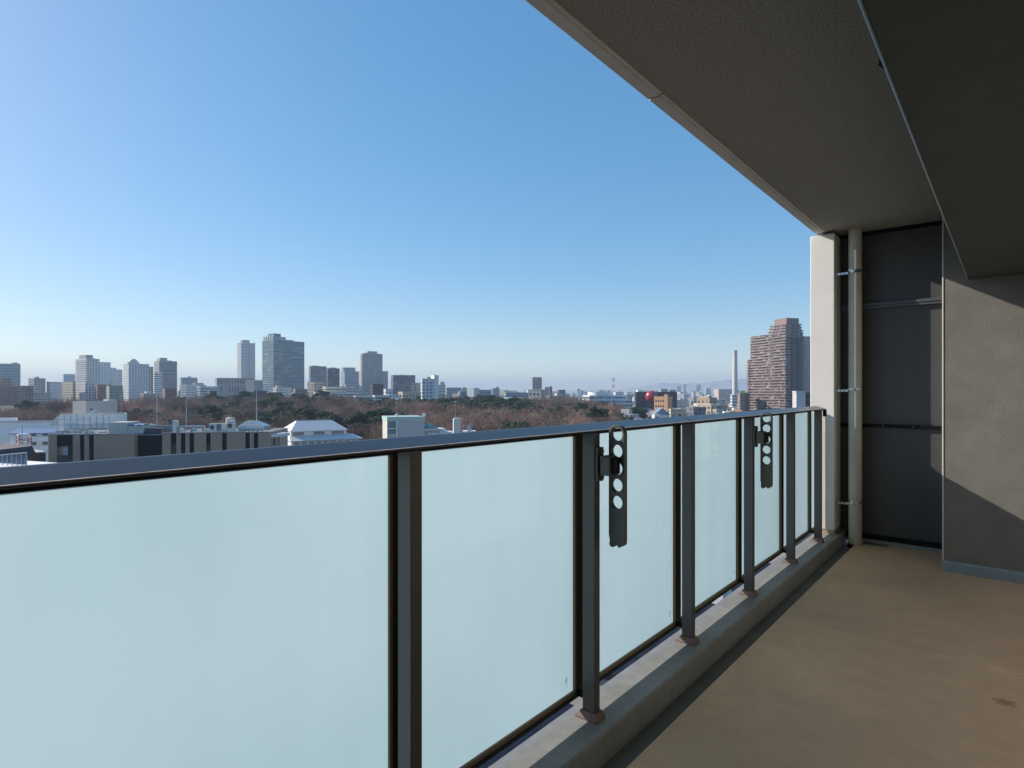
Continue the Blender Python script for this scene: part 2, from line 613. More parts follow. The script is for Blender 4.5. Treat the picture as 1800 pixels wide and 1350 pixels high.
# facade behind the camera and near end
fw = thing('apartment_facade', 'apartment facade with sliding windows along the inner side of the balcony', 'facade', (0.7, 0, FZ))
lbox('facade_wall', (0.62, 0.9, YN, YE, FZ - 0.3, 1.75), M_ext, fw)
for y0 in (-3.2, -0.6, 2.2):
    dr = lbox('sliding_door', (0.60, 0.619, y0, y0 + 2.0, FZ + 0.08, 0.75), M_darkglass if y0 < 2 else P('pale_bounce_glass', (0.36, 0.335, 0.30), 0.08), fw)  # unseen far door made pale, added to bounce light onto floor and ceiling
    for a in (y0 - .05, y0 + .97, y0 + 2.0):
        lbox('door_stile', (0.585, 0.599 if a == y0 + .97 else 0.6185, a, a + .05, FZ + .03, 0.80), M_metal, fw)
    lbox('door_rail', (0.586, 0.6182, y0 + .001, y0 + 1.999, FZ + .031, FZ + .0795), M_metal, fw)
    lbox('door_rail', (0.586, 0.6182, y0 + .001, y0 + 1.999, 0.7505, 0.799), M_metal, fw)
lbox('near_end_wall', (-1.15, 0.62, YN - 0.2, YN, FZ - 0.3, 1.75), M_ext, fw)

# kerb below the railing
kb = thing('balcony_kerb', 'low painted concrete kerb under the glass railing', 'kerb', (-1.25, 2, -1.266))
KP = [(-1.35, -1.70), (-1.152, -1.70), (-1.152, -1.274), (-1.160, -1.266), (-1.346, -1.266), (-1.35, -1.270)]
for y0, y1 in ((YN, 2.507), (2.513, 6.10)):
    k = MB()
    k.extr(KP, y0, y1)
    loc(k, 'kerb_block', M_kerb, kb)
k = MB()
k.extr([(-1.349, -1.69), (-1.153, -1.69), (-1.153, -1.2745), (-1.162, -1.2675), (-1.345, -1.2675), (-1.349, -1.271)], 2.507, 2.513)
loc(k, 'sealant_joint', M_seal, kb)

# railing
rl = thing('balcony_railing', 'frosted glass balcony railing with dark metal posts and slanted handrail', 'railing', (-1.25, 2, -1.266))
HP = [(-1.292, -0.1545), (-1.212, -0.1545), (-1.2075, -0.1538), (-1.206, -0.1520), (-1.2066, -0.1502), (-1.2082, -0.1490), (-1.2155, -0.1488), (-1.281, -0.1272), (-1.288, -0.1262), (-1.292, -0.1300)]
for y0, y1 in ((YN, 2.8385), (2.8445, 5.60)):
    k = MB()
    k.extr(HP, y0, y1)
    loc(k, 'handrail', M_rail, rl)
    lbox('rail_underside', (-1.2995, -1.2125, y0, y1, -0.1585, -0.1547), M_black, rl)
    lbox('highlight_strip', (-1.2145, -1.2074, y0, y1, -0.1500, -0.1478), M_edge, rl)
k = MB()
k.extr([(p[0] * 1.0 + (0.0012 if p[0] > -1.25 else -0.0012), p[1] + (0.0012 if p[1] > -0.15 else -0.0008)) for p in HP], 2.8386, 2.8444)
loc(k, 'joint_sleeve', M_brownj, rl)
lbox('rail_bracket', (-1.235, -1.215, 5.585, 5.64, -0.215, -0.1587), M_black, rl, 0.003)

PY = [1.028 + 0.906 * i for i in range(-3, 5)] + [5.46]
post = None
for i, y in enumerate(PY):
    p = lbox('post', (-1.274, -1.22, y, y + 0.04, -1.232, -0.1587), M_metal, rl, 0.002)
    k = MB()
    a, b = [(-1.281, -1.2125, y - .007, y + .047), (-1.294, -1.2045, y - .016, y + .056)]
    a = (-1.279, -1.215, y - .004, y + .044)
    b = (-1.300, -1.205, y - .014, y + .056)
    lo = [(b[0], b[2]), (b[1], b[2]), (b[1], b[3]), (b[0], b[3])]
    hi = [(a[0], a[2]), (a[1], a[2]), (a[1], a[3]), (a[0], a[3])]
    k.prism(lo, -1.2665, -1.258, top=False)
    for j in range(4):
        q = (j + 1) % 4
        k.face([(*lo[j], -1.258), (*lo[q], -1.258), (*hi[q], -1.234), (*hi[j], -1.234)])
    k.face([(*h, -1.234) for h in hi])
    ft = k.build('post_foot', M_foot, p)
    k = MB()
    k.tube([(-1.221, y + .022, -1.205), (-1.2165, y + .022, -1.205)], 0.007, 8)
    k.build('bolt', M_bolt, p)
    if i < len(PY) - 1 or True:
        k = MB()
        k.box(-1.336, -1.310, y + .012, y + .070, -1.190, -0.166)
        loc(k, 'mullion', M_black, rl)
        lbox('mullion_bracket', (-1.3095, -1.275, y + .014, y + .030, -1.200, -1.180), M_black, rl)
for i in range(len(PY) - 1):
    y0, y1 = PY[i] + 0.0705, PY[i + 1] + 0.0115
    k = MB()
    k.box(-1.336, -1.310, y0 - .058, y1 + .0, -1.2095, -1.1905)
    loc(k, 'frame_rail', M_black, rl)
    lbox('top_frame_rail', (-1.336, -1.300, y0, y1, -0.1735, -0.156), M_black, rl)
    k = MB()
    k.box(-1.3185, -1.3095, y0, y1 - .0105, -1.190, -1.1755)
    loc(k, 'gasket', M_gold, rl)
    lbox('gasket', (-1.3185, -1.3095, y1 - .010, y1, -1.190, -0.174), M_gold, rl)
    k = MB()
    g = (-1.327, -1.319, y0, y1, -1.190, -0.174)
    k.box(*g)
    k.mi = [1 if j == 1 else 0 for j in range(6)]
    gp = loc(k, 'glass_panel', [M_film, M_clear], rl)
    if i in (3, 4, 5, 6):
        yy = y1 - .05
        k = MB()
        k.face([(-1.3184, yy - .016, -1.145), (-1.3184, yy, -1.145), (-1.3184, yy, -1.108), (-1.3184, yy - .016, -1.108)])
        s_ = k.build('sticker', M_stick, gp)
        k = MB()
        k.face([(-1.3181, yy - .013 + .005 * 0 + .0055 * (1 + math.cos(t)), -1.119 + .008 * math.sin(t)) for t in [2 * math.pi * q / 14 for q in range(14)]])
        k.build('sticker_mark', M_teal, gp)
# sliver between the last post and the pillar
lbox('end_mullion', (-1.336, -1.310, 5.785, 5.815, -1.2095, -0.166), M_black, rl)
k = MB()
k.box(-1.327, -1.319, 5.5305, 5.784, -1.190, -0.174)
k.mi = [1 if j == 1 else 0 for j in range(6)]
loc(k, 'glass_panel', [M_film, M_clear], rl)
lbox('frame_rail', (-1.336, -1.310, 5.5305, 5.784, -1.2095, -1.1905), M_black, rl)


# laundry pole hangers
def arm_mesh():
    cu = bpy.data.curves.new('hanger_outline', 'CURVE')
    cu.dimensions = '2D'
    cu.fill_mode = 'BOTH'
    cu.extrude = 0.0105
    cu.bevel_depth = 0.0012
    cu.bevel_resolution = 1

    def loop(pts):
        s = cu.splines.new('POLY')
        s.points.add(len(pts) - 1)
        for p, (x, y) in zip(s.points, pts):
            p.co = (x, y, 0, 1)
        s.use_cyclic_u = True
    r = 0.033
    out = [(r * math.cos(t), -0.163 + r * math.sin(t)) for t in [math.pi * i / 16 for i in range(17)]]
    out += [(-r, -0.556), (-0.030, -0.566), (-0.0285, -0.578), (-0.031, -0.586), (-0.0275, -0.598), (-0.018, -0.601), (-0.010, -0.597), (-0.004, -0.592), (0.0, -0.584), (0.004, -0.592), (0.010, -0.599), (0.018, -0.594), (0.026, -0.590), (0.031, -0.586), (r, -0.572)]
    loop(out)
    rh = 0.0268
    h = [(rh * math.cos(t), -0.163 + rh * math.sin(t)) for t in [math.pi * i / 14 for i in range(15)]]
    h += [(rh * math.cos(t) * 1.0, -0.166 + rh * math.sin(t)) for t in [math.pi + math.pi * i / 14 for i in range(15)]]
    loop(h[::-1])
    for c in (-0.230, -0.296, -0.361, -0.427):
        loop([(rh * math.cos(-2 * math.pi * i / 32), c + rh * math.sin(-2 * math.pi * i / 32)) for i in range(32)])
    o = bpy.data.objects.new('tmp_outline', cu)
    COL.objects.link(o)
    o.rotation_euler.x = R(90)
    dg = bpy.context.evaluated_depsgraph_get()
    me = bpy.data.meshes.new_from_object(o.evaluated_get(dg))
    me.transform(Matrix.Rotation(R(90), 4, 'X'))
    bpy.data.objects.remove(o)
    me.materials.clear()
    me.materials.append(M_hang)
    return me


ARM = arm_mesh()
for i, (y, lab) in enumerate(((PY[4], 'dark laundry pole hanger with five holes on the nearer post, larger in view'),
                              (PY[6], 'dark laundry pole hanger with five holes on the post nearer the white pillar'))):
    h = thing('laundry_hanger', lab, 'pole hanger', (-1.22, y, -0.28), 0, 'folding laundry pole hangers on the railing')
    k = MB()
    k.prism([(0.0005, 0.004), (0.012, 0.004), (0.012, 0.020), (0.020, 0.020), (0.020, 0.036), (0.0005, 0.036)], -0.064, 0.066)
    mp = k.build('mounting_plate', M_hang, h, bevel=0.002)
    for zz in (0.05, -0.05):
        k = MB()
        k.tube([(0.0205, 0.030, zz), (0.0225, 0.030, zz)], 0.006, 8)
        k.build('screw', M_bolt, mp)
    boxo('bracket', (0.0205, 0.066, 0.006, 0.062, -0.041, 0.035), M_hang, h, bevel=0.006)
    boxo('pivot_cap', (0.0665, 0.078, 0.010, 0.062, -0.036, 0.030), M_black, h, bevel=0.005)
    a = bpy.data.objects.new('hanger_arm', ARM)
    COL.objects.link(a)
    a.parent = h
    a.location = (0.0605, 0.0725, 0.28)
    k = MB()
    k.tube([(-0.0195, -0.0093, -0.465), (-0.0195, -0.0093, -0.515), (0.006, -0.0093, -0.548)], 0.0011, 4)
    k.build('raised_line', M_black, a)

# ================================================================== GROUND
M_ground = P('ground_city', (0.15, 0.145, 0.14), 0.9, 0.03, 0.3, detail=8)
gr = MB()
gr.face([(-11000, -11000, GZ), (11000, -11000, GZ), (11000, 11000, GZ), (-11000, 11000, GZ)])
tag(gr.build('ground', M_ground), kind='structure')


def hill_h(px, D):
    """the park climbs gently away from the balcony"""
    a = max(0, min(1, (D - 300) / 280)) * max(0, min(1, (720 - D) / 60))
    b = max(0, min(1, (px + 260) / 150)) * max(0, min(1, (1150 - px) / 150))
    k = 0.55 + 0.45 * max(0, min(1, (800 - px) / 500))
    return 11.0 * a * a * (3 - 2 * a) * b * k


g = MB()
pxs = [-300 + 50 * i for i in range(31)]
Ds = [240 + 20 * j for j in range(26)]
for j in range(25):
    for i in range(30):
        q = []
        for a, b in ((i, j), (i + 1, j), (i + 1, j + 1), (i, j + 1)):
            p = at(pxs[a], Ds[b])
            p.z = GZ + hill_h(pxs[a], Ds[b]) + (0.05 if 0 < a < 30 and 0 < b < 25 else -0.4)
            q.append(p)
        g.face(q)
tag(g.build('park_hill', P('leaf_litter', (0.03, 0.023, 0.018), 0.95, 0.15, 0.4), smooth=True), kind='structure')

# far mountains
mt = MB()
prof = [(760, 689), (960, 687.5), (1080, 684.5), (1120, 680), (1150, 675), (1166, 672.5), (1190, 674), (1220, 674.5), (1250, 670.5), (1300, 667), (1360, 665), (1430, 667), (1600, 664), (1800, 668), (2100, 680)]
for (a, ya), (b, yb) in zip(prof, prof[1:]):
    n = max(2, int((b - a) / 12))
    for i in range(n):
        q = []
        for t in (i / n, (i + 1) / n):
            px = a + (b - a) * t
            y = ya + (yb - ya) * t + 0.7 * math.sin(px * .21) + .5 * math.sin(px * .53)
            q.append((at(px, 6000, GZ + 0.2), at(px, 6400, py=y), at(px, 7100, GZ + 0.2)))
        mt.face([q[0][0], q[1][0], q[1][1], q[0][1]])
        mt.face([q[0][1], q[1][1], q[1][2], q[0][2]])
tag(mt.build('mountains', P('haze_tinted_mountain', (0.36, 0.375, 0.39), 0.95, 0.004, .3), smooth=True), kind='structure')  # pale grey-blue paints extra haze into the slopes

# ================================================================== SKYLINE
M_roof = P('flat_roof_grey', (0.34, 0.34, 0.34), 0.85, 0.3, 0.15)
M_roofl = P('flat_roof_light', (0.55, 0.55, 0.54), 0.85, 0.3, 0.12)
M_conc = P('concrete', (0.42, 0.41, 0.40), 0.8, 0.4, 0.12)
M_white = P('white_paint', (0.84, 0.83, 0.81), 0.65, 0.4, 0.06)
M_dkst = P('dark_steel', (0.06, 0.065, 0.075), 0.5)
M_greyst = P('grey_steel', (0.36, 0.38, 0.40), 0.5)
M_dkwin = P('window_dark', (0.035, 0.045, 0.055), 0.12, spec=0.7)
FM = dict(
    white=facade('white_flats', (0.66, 0.66, 0.65), (0.10, 0.12, 0.15), 3.2, 3.0, .22, .72, .3, .78),
    whiteband=facade('white_banded', (0.70, 0.70, 0.69), (0.14, 0.16, 0.19), 6.0, 3.1, .04, .97, .42, .88),
    cream=facade('cream_flats', (0.58, 0.49, 0.37), (0.10, 0.10, 0.11), 3.4, 3.0, .25, .75, .3, .8),
    beigegrey=facade('beige_grid', (0.46, 0.42, 0.38), (0.13, 0.15, 0.18), 2.6, 3.1, .18, .84, .32, .86),
    grey=facade('grey_flats', (0.36, 0.36, 0.37), (0.09, 0.10, 0.12), 3.2, 3.1, .2, .78, .32, .8),
    greyband=facade('grey_banded', (0.30, 0.32, 0.35), (0.10, 0.13, 0.16), 7.0, 3.3, .02, .99, .35, .85),
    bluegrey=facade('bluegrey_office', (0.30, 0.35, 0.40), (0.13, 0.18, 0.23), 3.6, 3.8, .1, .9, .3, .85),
    glass=facade('glass_curtain', (0.20, 0.29, 0.34), (0.05, 0.12, 0.16), 9.0, 4.0, .0, 1.0, .24, .98, grough=0.08, vary=.45),
    glasspale=facade('glass_pale', (0.30, 0.38, 0.40), (0.15, 0.22, 0.25), 2.4, 4.0, .06, .96, .2, .95, grough=0.1, vary=.4),
    darkoff=facade('dark_office', (0.17, 0.18, 0.20), (0.05, 0.065, 0.08), 3.0, 3.8, .3, .92, .2, .86),
    colonnade=facade('column_office', (0.33, 0.33, 0.33), (0.07, 0.085, 0.10), 3.6, 12.0, .3, .75, .12, .82),
    dark=facade('charcoal_block', (0.045, 0.05, 0.06), (0.02, 0.025, 0.03), 5.0, 3.6, .1, .9, .4, .7, vary=.15),
    brick=facade('red_brick_flats', (0.27, 0.13, 0.095), (0.07, 0.07, 0.08), 3.4, 3.2, .28, .72, .3, .75),
    purple=facade('purple_brick_flats', (0.26, 0.18, 0.17), (0.07, 0.07, 0.09), 3.6, 3.1, .2, .8, .35, .8),
    olive=facade('olive_block', (0.36, 0.36, 0.31), (0.1, 0.1, 0.1), 5.0, 3.4, .3, .6, .4, .7),
    tan=facade('tan_flats', (0.50, 0.36, 0.25), (0.09, 0.09, 0.10), 3.3, 3.0, .25, .75, .3, .8),
    pink=facade('pink_slab', (0.50, 0.39, 0.36), (0.16, 0.13, 0.13), 3.0, 2.9, .4, .62, .35, .7),
    ribbon=facade('white_ribbon', (0.66, 0.68, 0.70), (0.10, 0.14, 0.19), 9.0, 3.8, .03, .97, .3, .72),
    corr=facade('white_corrugated', (0.66, 0.68, 0.70), (0.36, 0.40, 0.46), 2.6, 60.0, .45, .75, .0, 1.0, grough=.6, vary=.1),
    tower=facade('slim_tower_grid', (0.60, 0.60, 0.60), (0.12, 0.14, 0.17), 3.4, 3.2, .15, .85, .40, .92),
    terr=facade('terrace_cream', (0.62, 0.56, 0.46), (0.14, 0.15, 0.15), 8.0, 3.0, .03, .97, .42, .85),
    brown=facade('brown_tower_wall', (0.11, 0.08, 0.078), (0.03, 0.033, 0.04), 3.1, 3.0, .06, .86, .12, .95, vary=.75),
)
TAKEN = []


def corner(px0, pxc, px1, D, beta, dep=16.0):
    k0, kc, k1 = (px0 - CX) / F, (pxc - CX) / F, (px1 - CX) / F
    b = R(beta) - math.atan(kc)
    cx = kc * D
    wd = (k1 * D - cx) / max(0.15, math.cos(b) - k1 * math.sin(b))
    if pxc > px0:
        dp_ = (cx - k0 * D) / max(0.12, math.sin(b) + k0 * math.cos(b))
    else:
        dp_ = dep
    return at(pxc, D), wd, min(dp_, 190), AL + b


def hz(py, D):
    return (HZ - py) / F * D - GZ


def bld(name, label, cat, px0, pxc, px1, ytop, D, mat, beta=30, dep=16, boxes=(), group=None, roof=None, parapet=True):
    o, wd, dd, rz = corner(px0, pxc, px1, D, beta, dep)
    H = hz(ytop, D)
    k = MB()
    k.box(0, wd, 0, dd, 0, H, 0, 1)
    ob = k.build(name, [FM[mat] if isinstance(mat, str) else mat, roof or M_roof], None, o, rz)
    tag(ob, label, cat, group)
    c = ob.matrix_basis @ Vector((wd / 2, dd / 2, 0))
    TAKEN.append((c.x, c.y, math.hypot(wd, dd) / 2))
    if parapet and H > 8:
        k = MB()
        e, t = 0.15, 0.35
        out = [(-e, -e), (wd + e, -e), (wd + e, dd + e), (-e, dd + e)]
        inn = [(t, t), (wd - t, t), (wd - t, dd - t), (t, dd - t)]
        for z0, z1 in ((H - 0.25, H + 0.7),):
            for i in range(4):
                a, b, c2, d2 = out[i], out[(i + 1) % 4], inn[(i + 1) % 4], inn[i]
                k.face([(*a, z0), (*b, z0), (*b, z1), (*a, z1)])
                k.face([(*a, z1), (*b, z1), (*c2, z1), (*d2, z1)])
                k.face([(*d2, z1), (*c2, z1), (*c2, z0 + .3), (*d2, z0 + .3)])
        k.build('parapet', FM[mat] if isinstance(mat, str) else mat, ob)
    for x0, x1, y0, y1, h in boxes:
        boxo('rooftop_box', (x0 * wd, x1 * wd, y0 * dd, y1 * dd, H + 0.01, H + h), M_conc if h < 9 else (FM[mat] if isinstance(mat, str) else mat), ob)
    return ob, wd, dd, H


def face_parts(ob, wd, dd, H, name, mat, side, cols, rows, wf, hf, proud=0.25, z0=0.0, z1=None, x0=0.0, x1=1.0):
    """separate child pieces (windows, balconies) set on one face, sharing one mesh"""
    L = (wd if side == 'r' else dd) * (x1 - x0)
    off = (wd if side == 'r' else dd) * x0
    z1 = z1 or H
    cw, ch = L / cols, (z1 - z0) / rows
    k = MB()
    if side == 'r':
        k.box(-cw * wf / 2, cw * wf / 2, -proud, 0.05, -ch * hf / 2, ch * hf / 2)
    else:
        k.box(-proud, 0.05, -cw * wf / 2, cw * wf / 2, -ch * hf / 2, ch * hf / 2)
    first = None
    for i in range(cols):
        for j in range(rows):
            u, z = off + (i + .5) * cw, z0 + (j + .5) * ch
            l = (u, 0, z) if side == 'r' else (0, u, z)
            if first is None:
                first = k.build(name, mat, ob, l)
            else:
                c = first.copy()
                COL.objects.link(c)
                c.parent = ob
                c.location = l


B = bld
B('office_tower', 'bluish curved glass office block cut by the left edge of the view', 'office block', -30, -30, 36, 639, 900, 'glasspale', 8, 30, [(.8, .93, .1, .8, 3), (.93, .99, .1, .8, 1.5)])
B('low_building', 'long low red-brick block at the far left below the glass office', 'building', -20, -20, 36, 680, 720, 'brick', 4, 14)
B('low_building', 'dark-topped brown block in front of the far-left glass office', 'building', 0, 0, 20, 665, 760, 'purple', 5, 14)
B('low_building', 'purple-brown block with a dark glazed end, far left behind the wood', 'building', 33, 44, 59, 679, 690, 'purple', 40)
B('office_tower', 'grey slab office with a pale windowed left face, second tower from the left', 'office block', 50, 60, 80, 666, 740, 'grey', 18, 16, [(.3, .6, .3, .7, 3)])
B('apartment_block', 'pale grey block right of the grey slab office', 'building', 82, 87, 110, 672, 760, 'white', 42)
B('apartment_block', 'sunny beige block with small windows left of the white balcony tower', 'building', 109, 128, 133, 672, 700, 'cream', 20)
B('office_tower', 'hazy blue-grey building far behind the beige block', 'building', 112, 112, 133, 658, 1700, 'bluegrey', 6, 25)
ob, a, b_, H = B('apartment_tower', 'white apartment tower with stacked balconies on its left face', 'apartment tower', 133, 153, 175, 631, 820, 'white', 20, 16, [(.05, .6, .15, .75, 6), (.65, .9, .3, .7, 2.2)])
face_parts(ob, a, b_, H, 'balcony', M_white, 'l', 1, 20, .98, .36, 1.5, 20, H)
B('apartment_tower', 'plain blue-grey tower right behind the white balcony tower', 'apartment tower', 175, 175, 194.5, 637, 1150, 'white', 10, 30)
B('apartment_tower', 'stepped pale blue tower behind, taller of the two slabs left of the curved-roof flats', 'apartment tower', 194, 194, 204, 647, 1250, 'white', 8, 30)
B('apartment_tower', 'stepped pale blue tower behind, lower of the two slabs left of the curved-roof flats', 'apartment tower', 203, 203, 215, 650, 1300, 'white', 8, 30)
B('low_building', 'white block with dark escape stairs below the white balcony tower', 'building', 133, 150, 168, 673, 700, 'white', 18)
B('low_building', 'red-brown low block beside the olive block', 'building', 171, 171, 196, 677, 690, 'brick', 8)
B('low_building', 'olive-grey block with a flat front left of the curved-roof flats', 'building', 192, 192, 216, 679, 660, 'olive', 10)
ob, a, b_, H = B('apartment_tower', 'cream and white apartment tower with a curved roof crest', 'apartment tower', 217, 226, 262, 640, 760, 'white', 14, 16)
k = MB()
arc = [(a * .02 + a * .55 * t, H + 7.0 * math.sin(math.pi * (0.12 + .88 * t))) for t in [i / 12 for i in range(13)]]
for (x0, z0), (x1, z1) in zip(arc, arc[1:]):
    k.face([(x0, .5, H - .1), (x1, .5, H - .1), (x1, .5, z1), (x0, .5, z0)])
    k.face([(x1, 6, H - .1), (x0, 6, H - .1), (x0, 6, z0), (x1, 6, z1)])
    k.face([(x0, .5, z0), (x1, .5, z1), (x1, 6, z1), (x0, 6, z0)])
k.build('roof_crest', FM['white'], ob)
B('apartment_tower', 'yellowish slab joined to the right of the curved-roof tower', 'apartment block', 249, 249, 269.5, 645, 775, 'cream', 6, 14)
ob, a, b_, H = B('apartment_tower', 'dark grey banded apartment tower with a small rooftop block', 'apartment tower', 271, 280, 311, 635, 950, 'greyband', 16, 20, [(.1, .5, .2, .8, 6), (.5, .8, .3, .7, 2)])
face_parts(ob, a, b_, H, 'balcony', M_conc, 'r', 1, 22, 1.03, .3, 1.2, 30, H)
B('apartment_block', 'bluish white block at the foot of the grey banded tower', 'building', 271, 271, 286, 655, 860, 'whiteband', 10)
B('office_tower', 'hazy blue-grey office between the banded tower and the civic building', 'office block', 317, 320, 347, 664, 1150, 'bluegrey', 30, 20, [(.45, .6, .3, .7, 3)])
B('apartment_block', 'light grey flats with a faded red roof box left of the civic building', 'apartment block', 316, 328, 362, 677, 720, 'white', 34, 14, [(.55, .95, .2, .8, 3)])
B('apartment_block', 'blue-white flats under the hazy office left of the civic building', 'apartment block', 346, 352, 384, 680, 690, 'whiteband', 30)
B('low_building', 'dark charcoal low block in front of the civic building', 'building', 369, 369, 381, 688, 640, 'dark', 8)
B('low_building', 'red-brick low block with white upper floor below the banded tower', 'building', 290, 290, 311, 684, 660, 'brick', 8)
ob, a, b_, H = B('civic_building', 'long dark grey colonnaded office block left of the glass tower', 'office block', 381, 381, 447, 665, 820, 'colonnade', 6, 25)
B('civic_building', 'plain grey wing at the right end of the colonnaded office', 'office block', 432, 447, 462, 669, 800, 'grey', 40, 20)
ob, a, b_, H = B('apartment_tower', 'slim white gridded apartment tower left of the glass tower', 'apartment tower', 417, 424, 448.5, 602.5, 1300, 'tower', 22, 20, [(.15, .65, .2, .8, 7)])
face_parts(ob, a, b_, H, 'balcony', M_white, 'r', 2, 34, .5, .25, 1.2, 20, H)
for x in (0.01, .97):
    boxo('corner_fin', (x * a, x * a + .8, -.4, .5, H - 3, H + 6), M_white, ob)
ob, a, b_, H = B('glass_tower', 'tall blue-green glass office tower with screened rooftop', 'office tower', 461, 481, 535, 598, 1000, 'glass', 30, 20, [(.02, .42, .1, .9, 7), (.08, .30, .2, .7, 12.5), (.42, .72, .2, .8, 3)])
for i in range(5):
    boxo('roof_fin', (0.3, 1.0, b_ * (.12 + .2 * i), b_ * (.12 + .2 * i) + 1.0, H, H + 10.5), M_white, ob)
k = MB()
k.box(0.2, a * .02 - .05, b_ * .1, b_ * .9, H + .7, H + 8)
B('low_building', 'white stepped block in front of the foot of the glass tower', 'building', 480, 486, 512, 682, 700, 'white', 30, 14, [(.1, .4, .2, .8, 3.5)])
B('low_building', 'dark blue-grey block at the foot of the glass tower', 'building', 472, 472, 496, 691, 640, 'dark', 8)
B('low_building', 'dark navy block left of the glass tower foot', 'building', 446, 446, 470, 688, 670, 'dark', 8)
B('low_building', 'brown-grey rounded block right of the glass tower foot', 'building', 519, 519, 540, 685, 640, 'purple', 8)
B('office_block', 'light grey office with ribbon windows right of the glass tower', 'office block', 543, 546, 574, 644, 860, 'greyband', 25, 20, [(.2, .5, .2, .8, 1.5)], roof=M_roofl)
B('office_block', 'dark blue-grey office joined to the light grey office', 'office block', 570, 576, 597, 648, 880, 'darkoff', 24, 20, [(.3, .8, .3, .7, 2)])
B('apartment_block', 'pinkish white flats in front of the light grey office', 'apartment block', 540, 553, 571, 672, 690, 'cream', 42)
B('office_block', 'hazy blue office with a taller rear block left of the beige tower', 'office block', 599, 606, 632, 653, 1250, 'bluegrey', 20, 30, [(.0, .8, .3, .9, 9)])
cyl = MB()
n = 20
for i in range(n):
    a0, a1 = math.pi * i / n, math.pi * (i + 1) / n
    q0, q1 = (-17 * math.cos(a0), -17 * math.sin(a0) * .6), (-17 * math.cos(a1), -17 * math.sin(a1) * .6)
    h0, h1 = 42 - 16 * max(0, math.cos(a0)) ** 1.0 * 0 - 14 * (i / n), 42 - 14 * ((i + 1) / n)
    cyl.face([(*q0, 0), (*q1, 0), (*q1, h1), (*q0, h0)], [(2.6 * i, 0), (2.6 * (i + 1), 0), (2.6 * (i + 1), h1), (2.6 * i, h0)])
    cyl.face([(*q0, h0), (*q1, h1), (0, 0, 36)], None, 1)
tag(cyl.build('office_block', [FM['glasspale'], M_white], None, at(617, 1180), AL - math.atan((617 - CX) / F)), 'white curved-front office with a swooping roof below the hazy blue office', 'office block')
ob, a, b_, H = B('apartment_tower', 'beige-grey gridded tower with a stepped top right of the curved office', 'apartment tower', 632, 637, 672.5, 622, 960, 'beigegrey', 24, 22, [(.3, .74, .1, .8, 5), (.2, .3, .1, .8, 2.4), (.06, .98, .1, .9, 1.3)])
face_parts(ob, a, b_, H, 'balcony', M_white, 'l', 1, 24, .95, .4, 1.5, 10, H)
B('office_block', 'hazy blue-grey slab right behind the beige-grey tower', 'office block', 672, 672, 682, 653, 1200, 'bluegrey', 8, 25)
B('office_block', 'dark grey office with tall window strips right of the beige-grey tower', 'office block', 691, 691, 730, 660, 920, 'darkoff', 6, 30, [(.3, .55, .2, .8, 1.2)])
B('low_building', 'dark grey drum-like block below the beige-grey tower', 'building', 655, 655, 674, 676, 720, 'dark', 10)
B('low_building', 'white block with a blue sign box right of the beige-grey tower', 'building', 678, 678, 691, 685, 640, 'white', 8)
B('apartment_block', 'slim beige block with dark side left of the white stepped tower', 'apartment block', 722, 733, 739, 674, 640, 'cream', 70)
ob, a, b_, H = B('apartment_tower', 'bright white tower with a slim taller stair shaft on its right', 'apartment tower', 740, 742, 763, 667, 520, 'white', 14, 16, [(.45, .75, .3, .8, 2.2)])
boxo('stair_shaft', (a + .02, a + 4.1, -.5, 10, 0, H + 4), M_white, ob)
boxo('roof_finial', (a + .4, a + 1.0, 1, 1.6, H + 4.01, H + 5), M_dkst, ob)
B('apartment_block', 'pinkish white low flats left of the white stepped tower', 'apartment block', 700, 708, 741, 690, 560, 'cream', 28)
# terraced block
t0 = at(604, 600)
tb = MB()
o_, wd, dd, rz = corner(596, 604, 662, 600, 28)
H0 = hz(700, 600)
for j in range(6):
    x0, x1 = wd * (.0 + .045 * j), wd * (1 - .125 * j)
    tb.box(x0, x1, j * 2.2, dd + 6, H0 - 4 + 2.9 * j, H0 - 4 + 2.9 * (j + 1) - .01, 0, 1)
ob = tag(tb.build('apartment_block', [FM['terr'], M_roofl], None, o_, rz), 'cream terraced apartment building stepping up like a ziggurat', 'apartment block')
boxo('terrace_base', (-1, wd + 6, -1, dd + 8, 0, H0 - 4.02), FM['white'], ob)
for sx, e in ((.12, .5), (.66, 1.02)):
    k = MB()
    k.v = []
    pts = [(wd * e, -.6, H0 - 4), (wd * (e - .04), -.6, H0 - 4), (wd * sx if sx < .3 else wd * .42, 11, H0 + 12), ((wd * sx if sx < .3 else wd * .42) + wd * .04, 11, H0 + 12)]
    k.face(pts)
    k.face([(p[0], p[1] + .6, p[2]) for p in pts][::-1])
    k.build('stair_slab', M_conc, ob)
TAKEN.append((t0.x, t0.y, 30))
B('apartment_block', 'cream wing of stacked balconies left of the ziggurat', 'apartment block', 567, 573, 610, 681, 590, 'terr', 26)
B('low_building', 'long pale grey flats in front of the ziggurat', 'apartment block', 552, 562, 622, 691, 560, 'whiteband', 26)
B('low_building', 'blue-white house-like block with a rounded bay, left of two', 'building', 621, 625, 651, 697, 525, 'ribbon', 24, 14)
B('low_building', 'blue-white block with dark rounded balconies right of the bay block', 'building', 655, 659, 684, 696, 530, 'ribbon', 24, 14)
B('low_building', 'plain blue-white wall block left of the pinkish flats', 'building', 683, 683, 706, 695, 540, 'white', 8, 14)
B('low_building', 'small grey-and-cream block left end of the white row', 'building', 543, 548, 560, 695, 550, 'grey', 36)
B('apartment_block', 'white stepped flats just right of the white tower', 'apartment block', 769, 769, 783, 677, 700, 'whiteband', 8, 14, [(.4, .9, .2, .8, 4)])
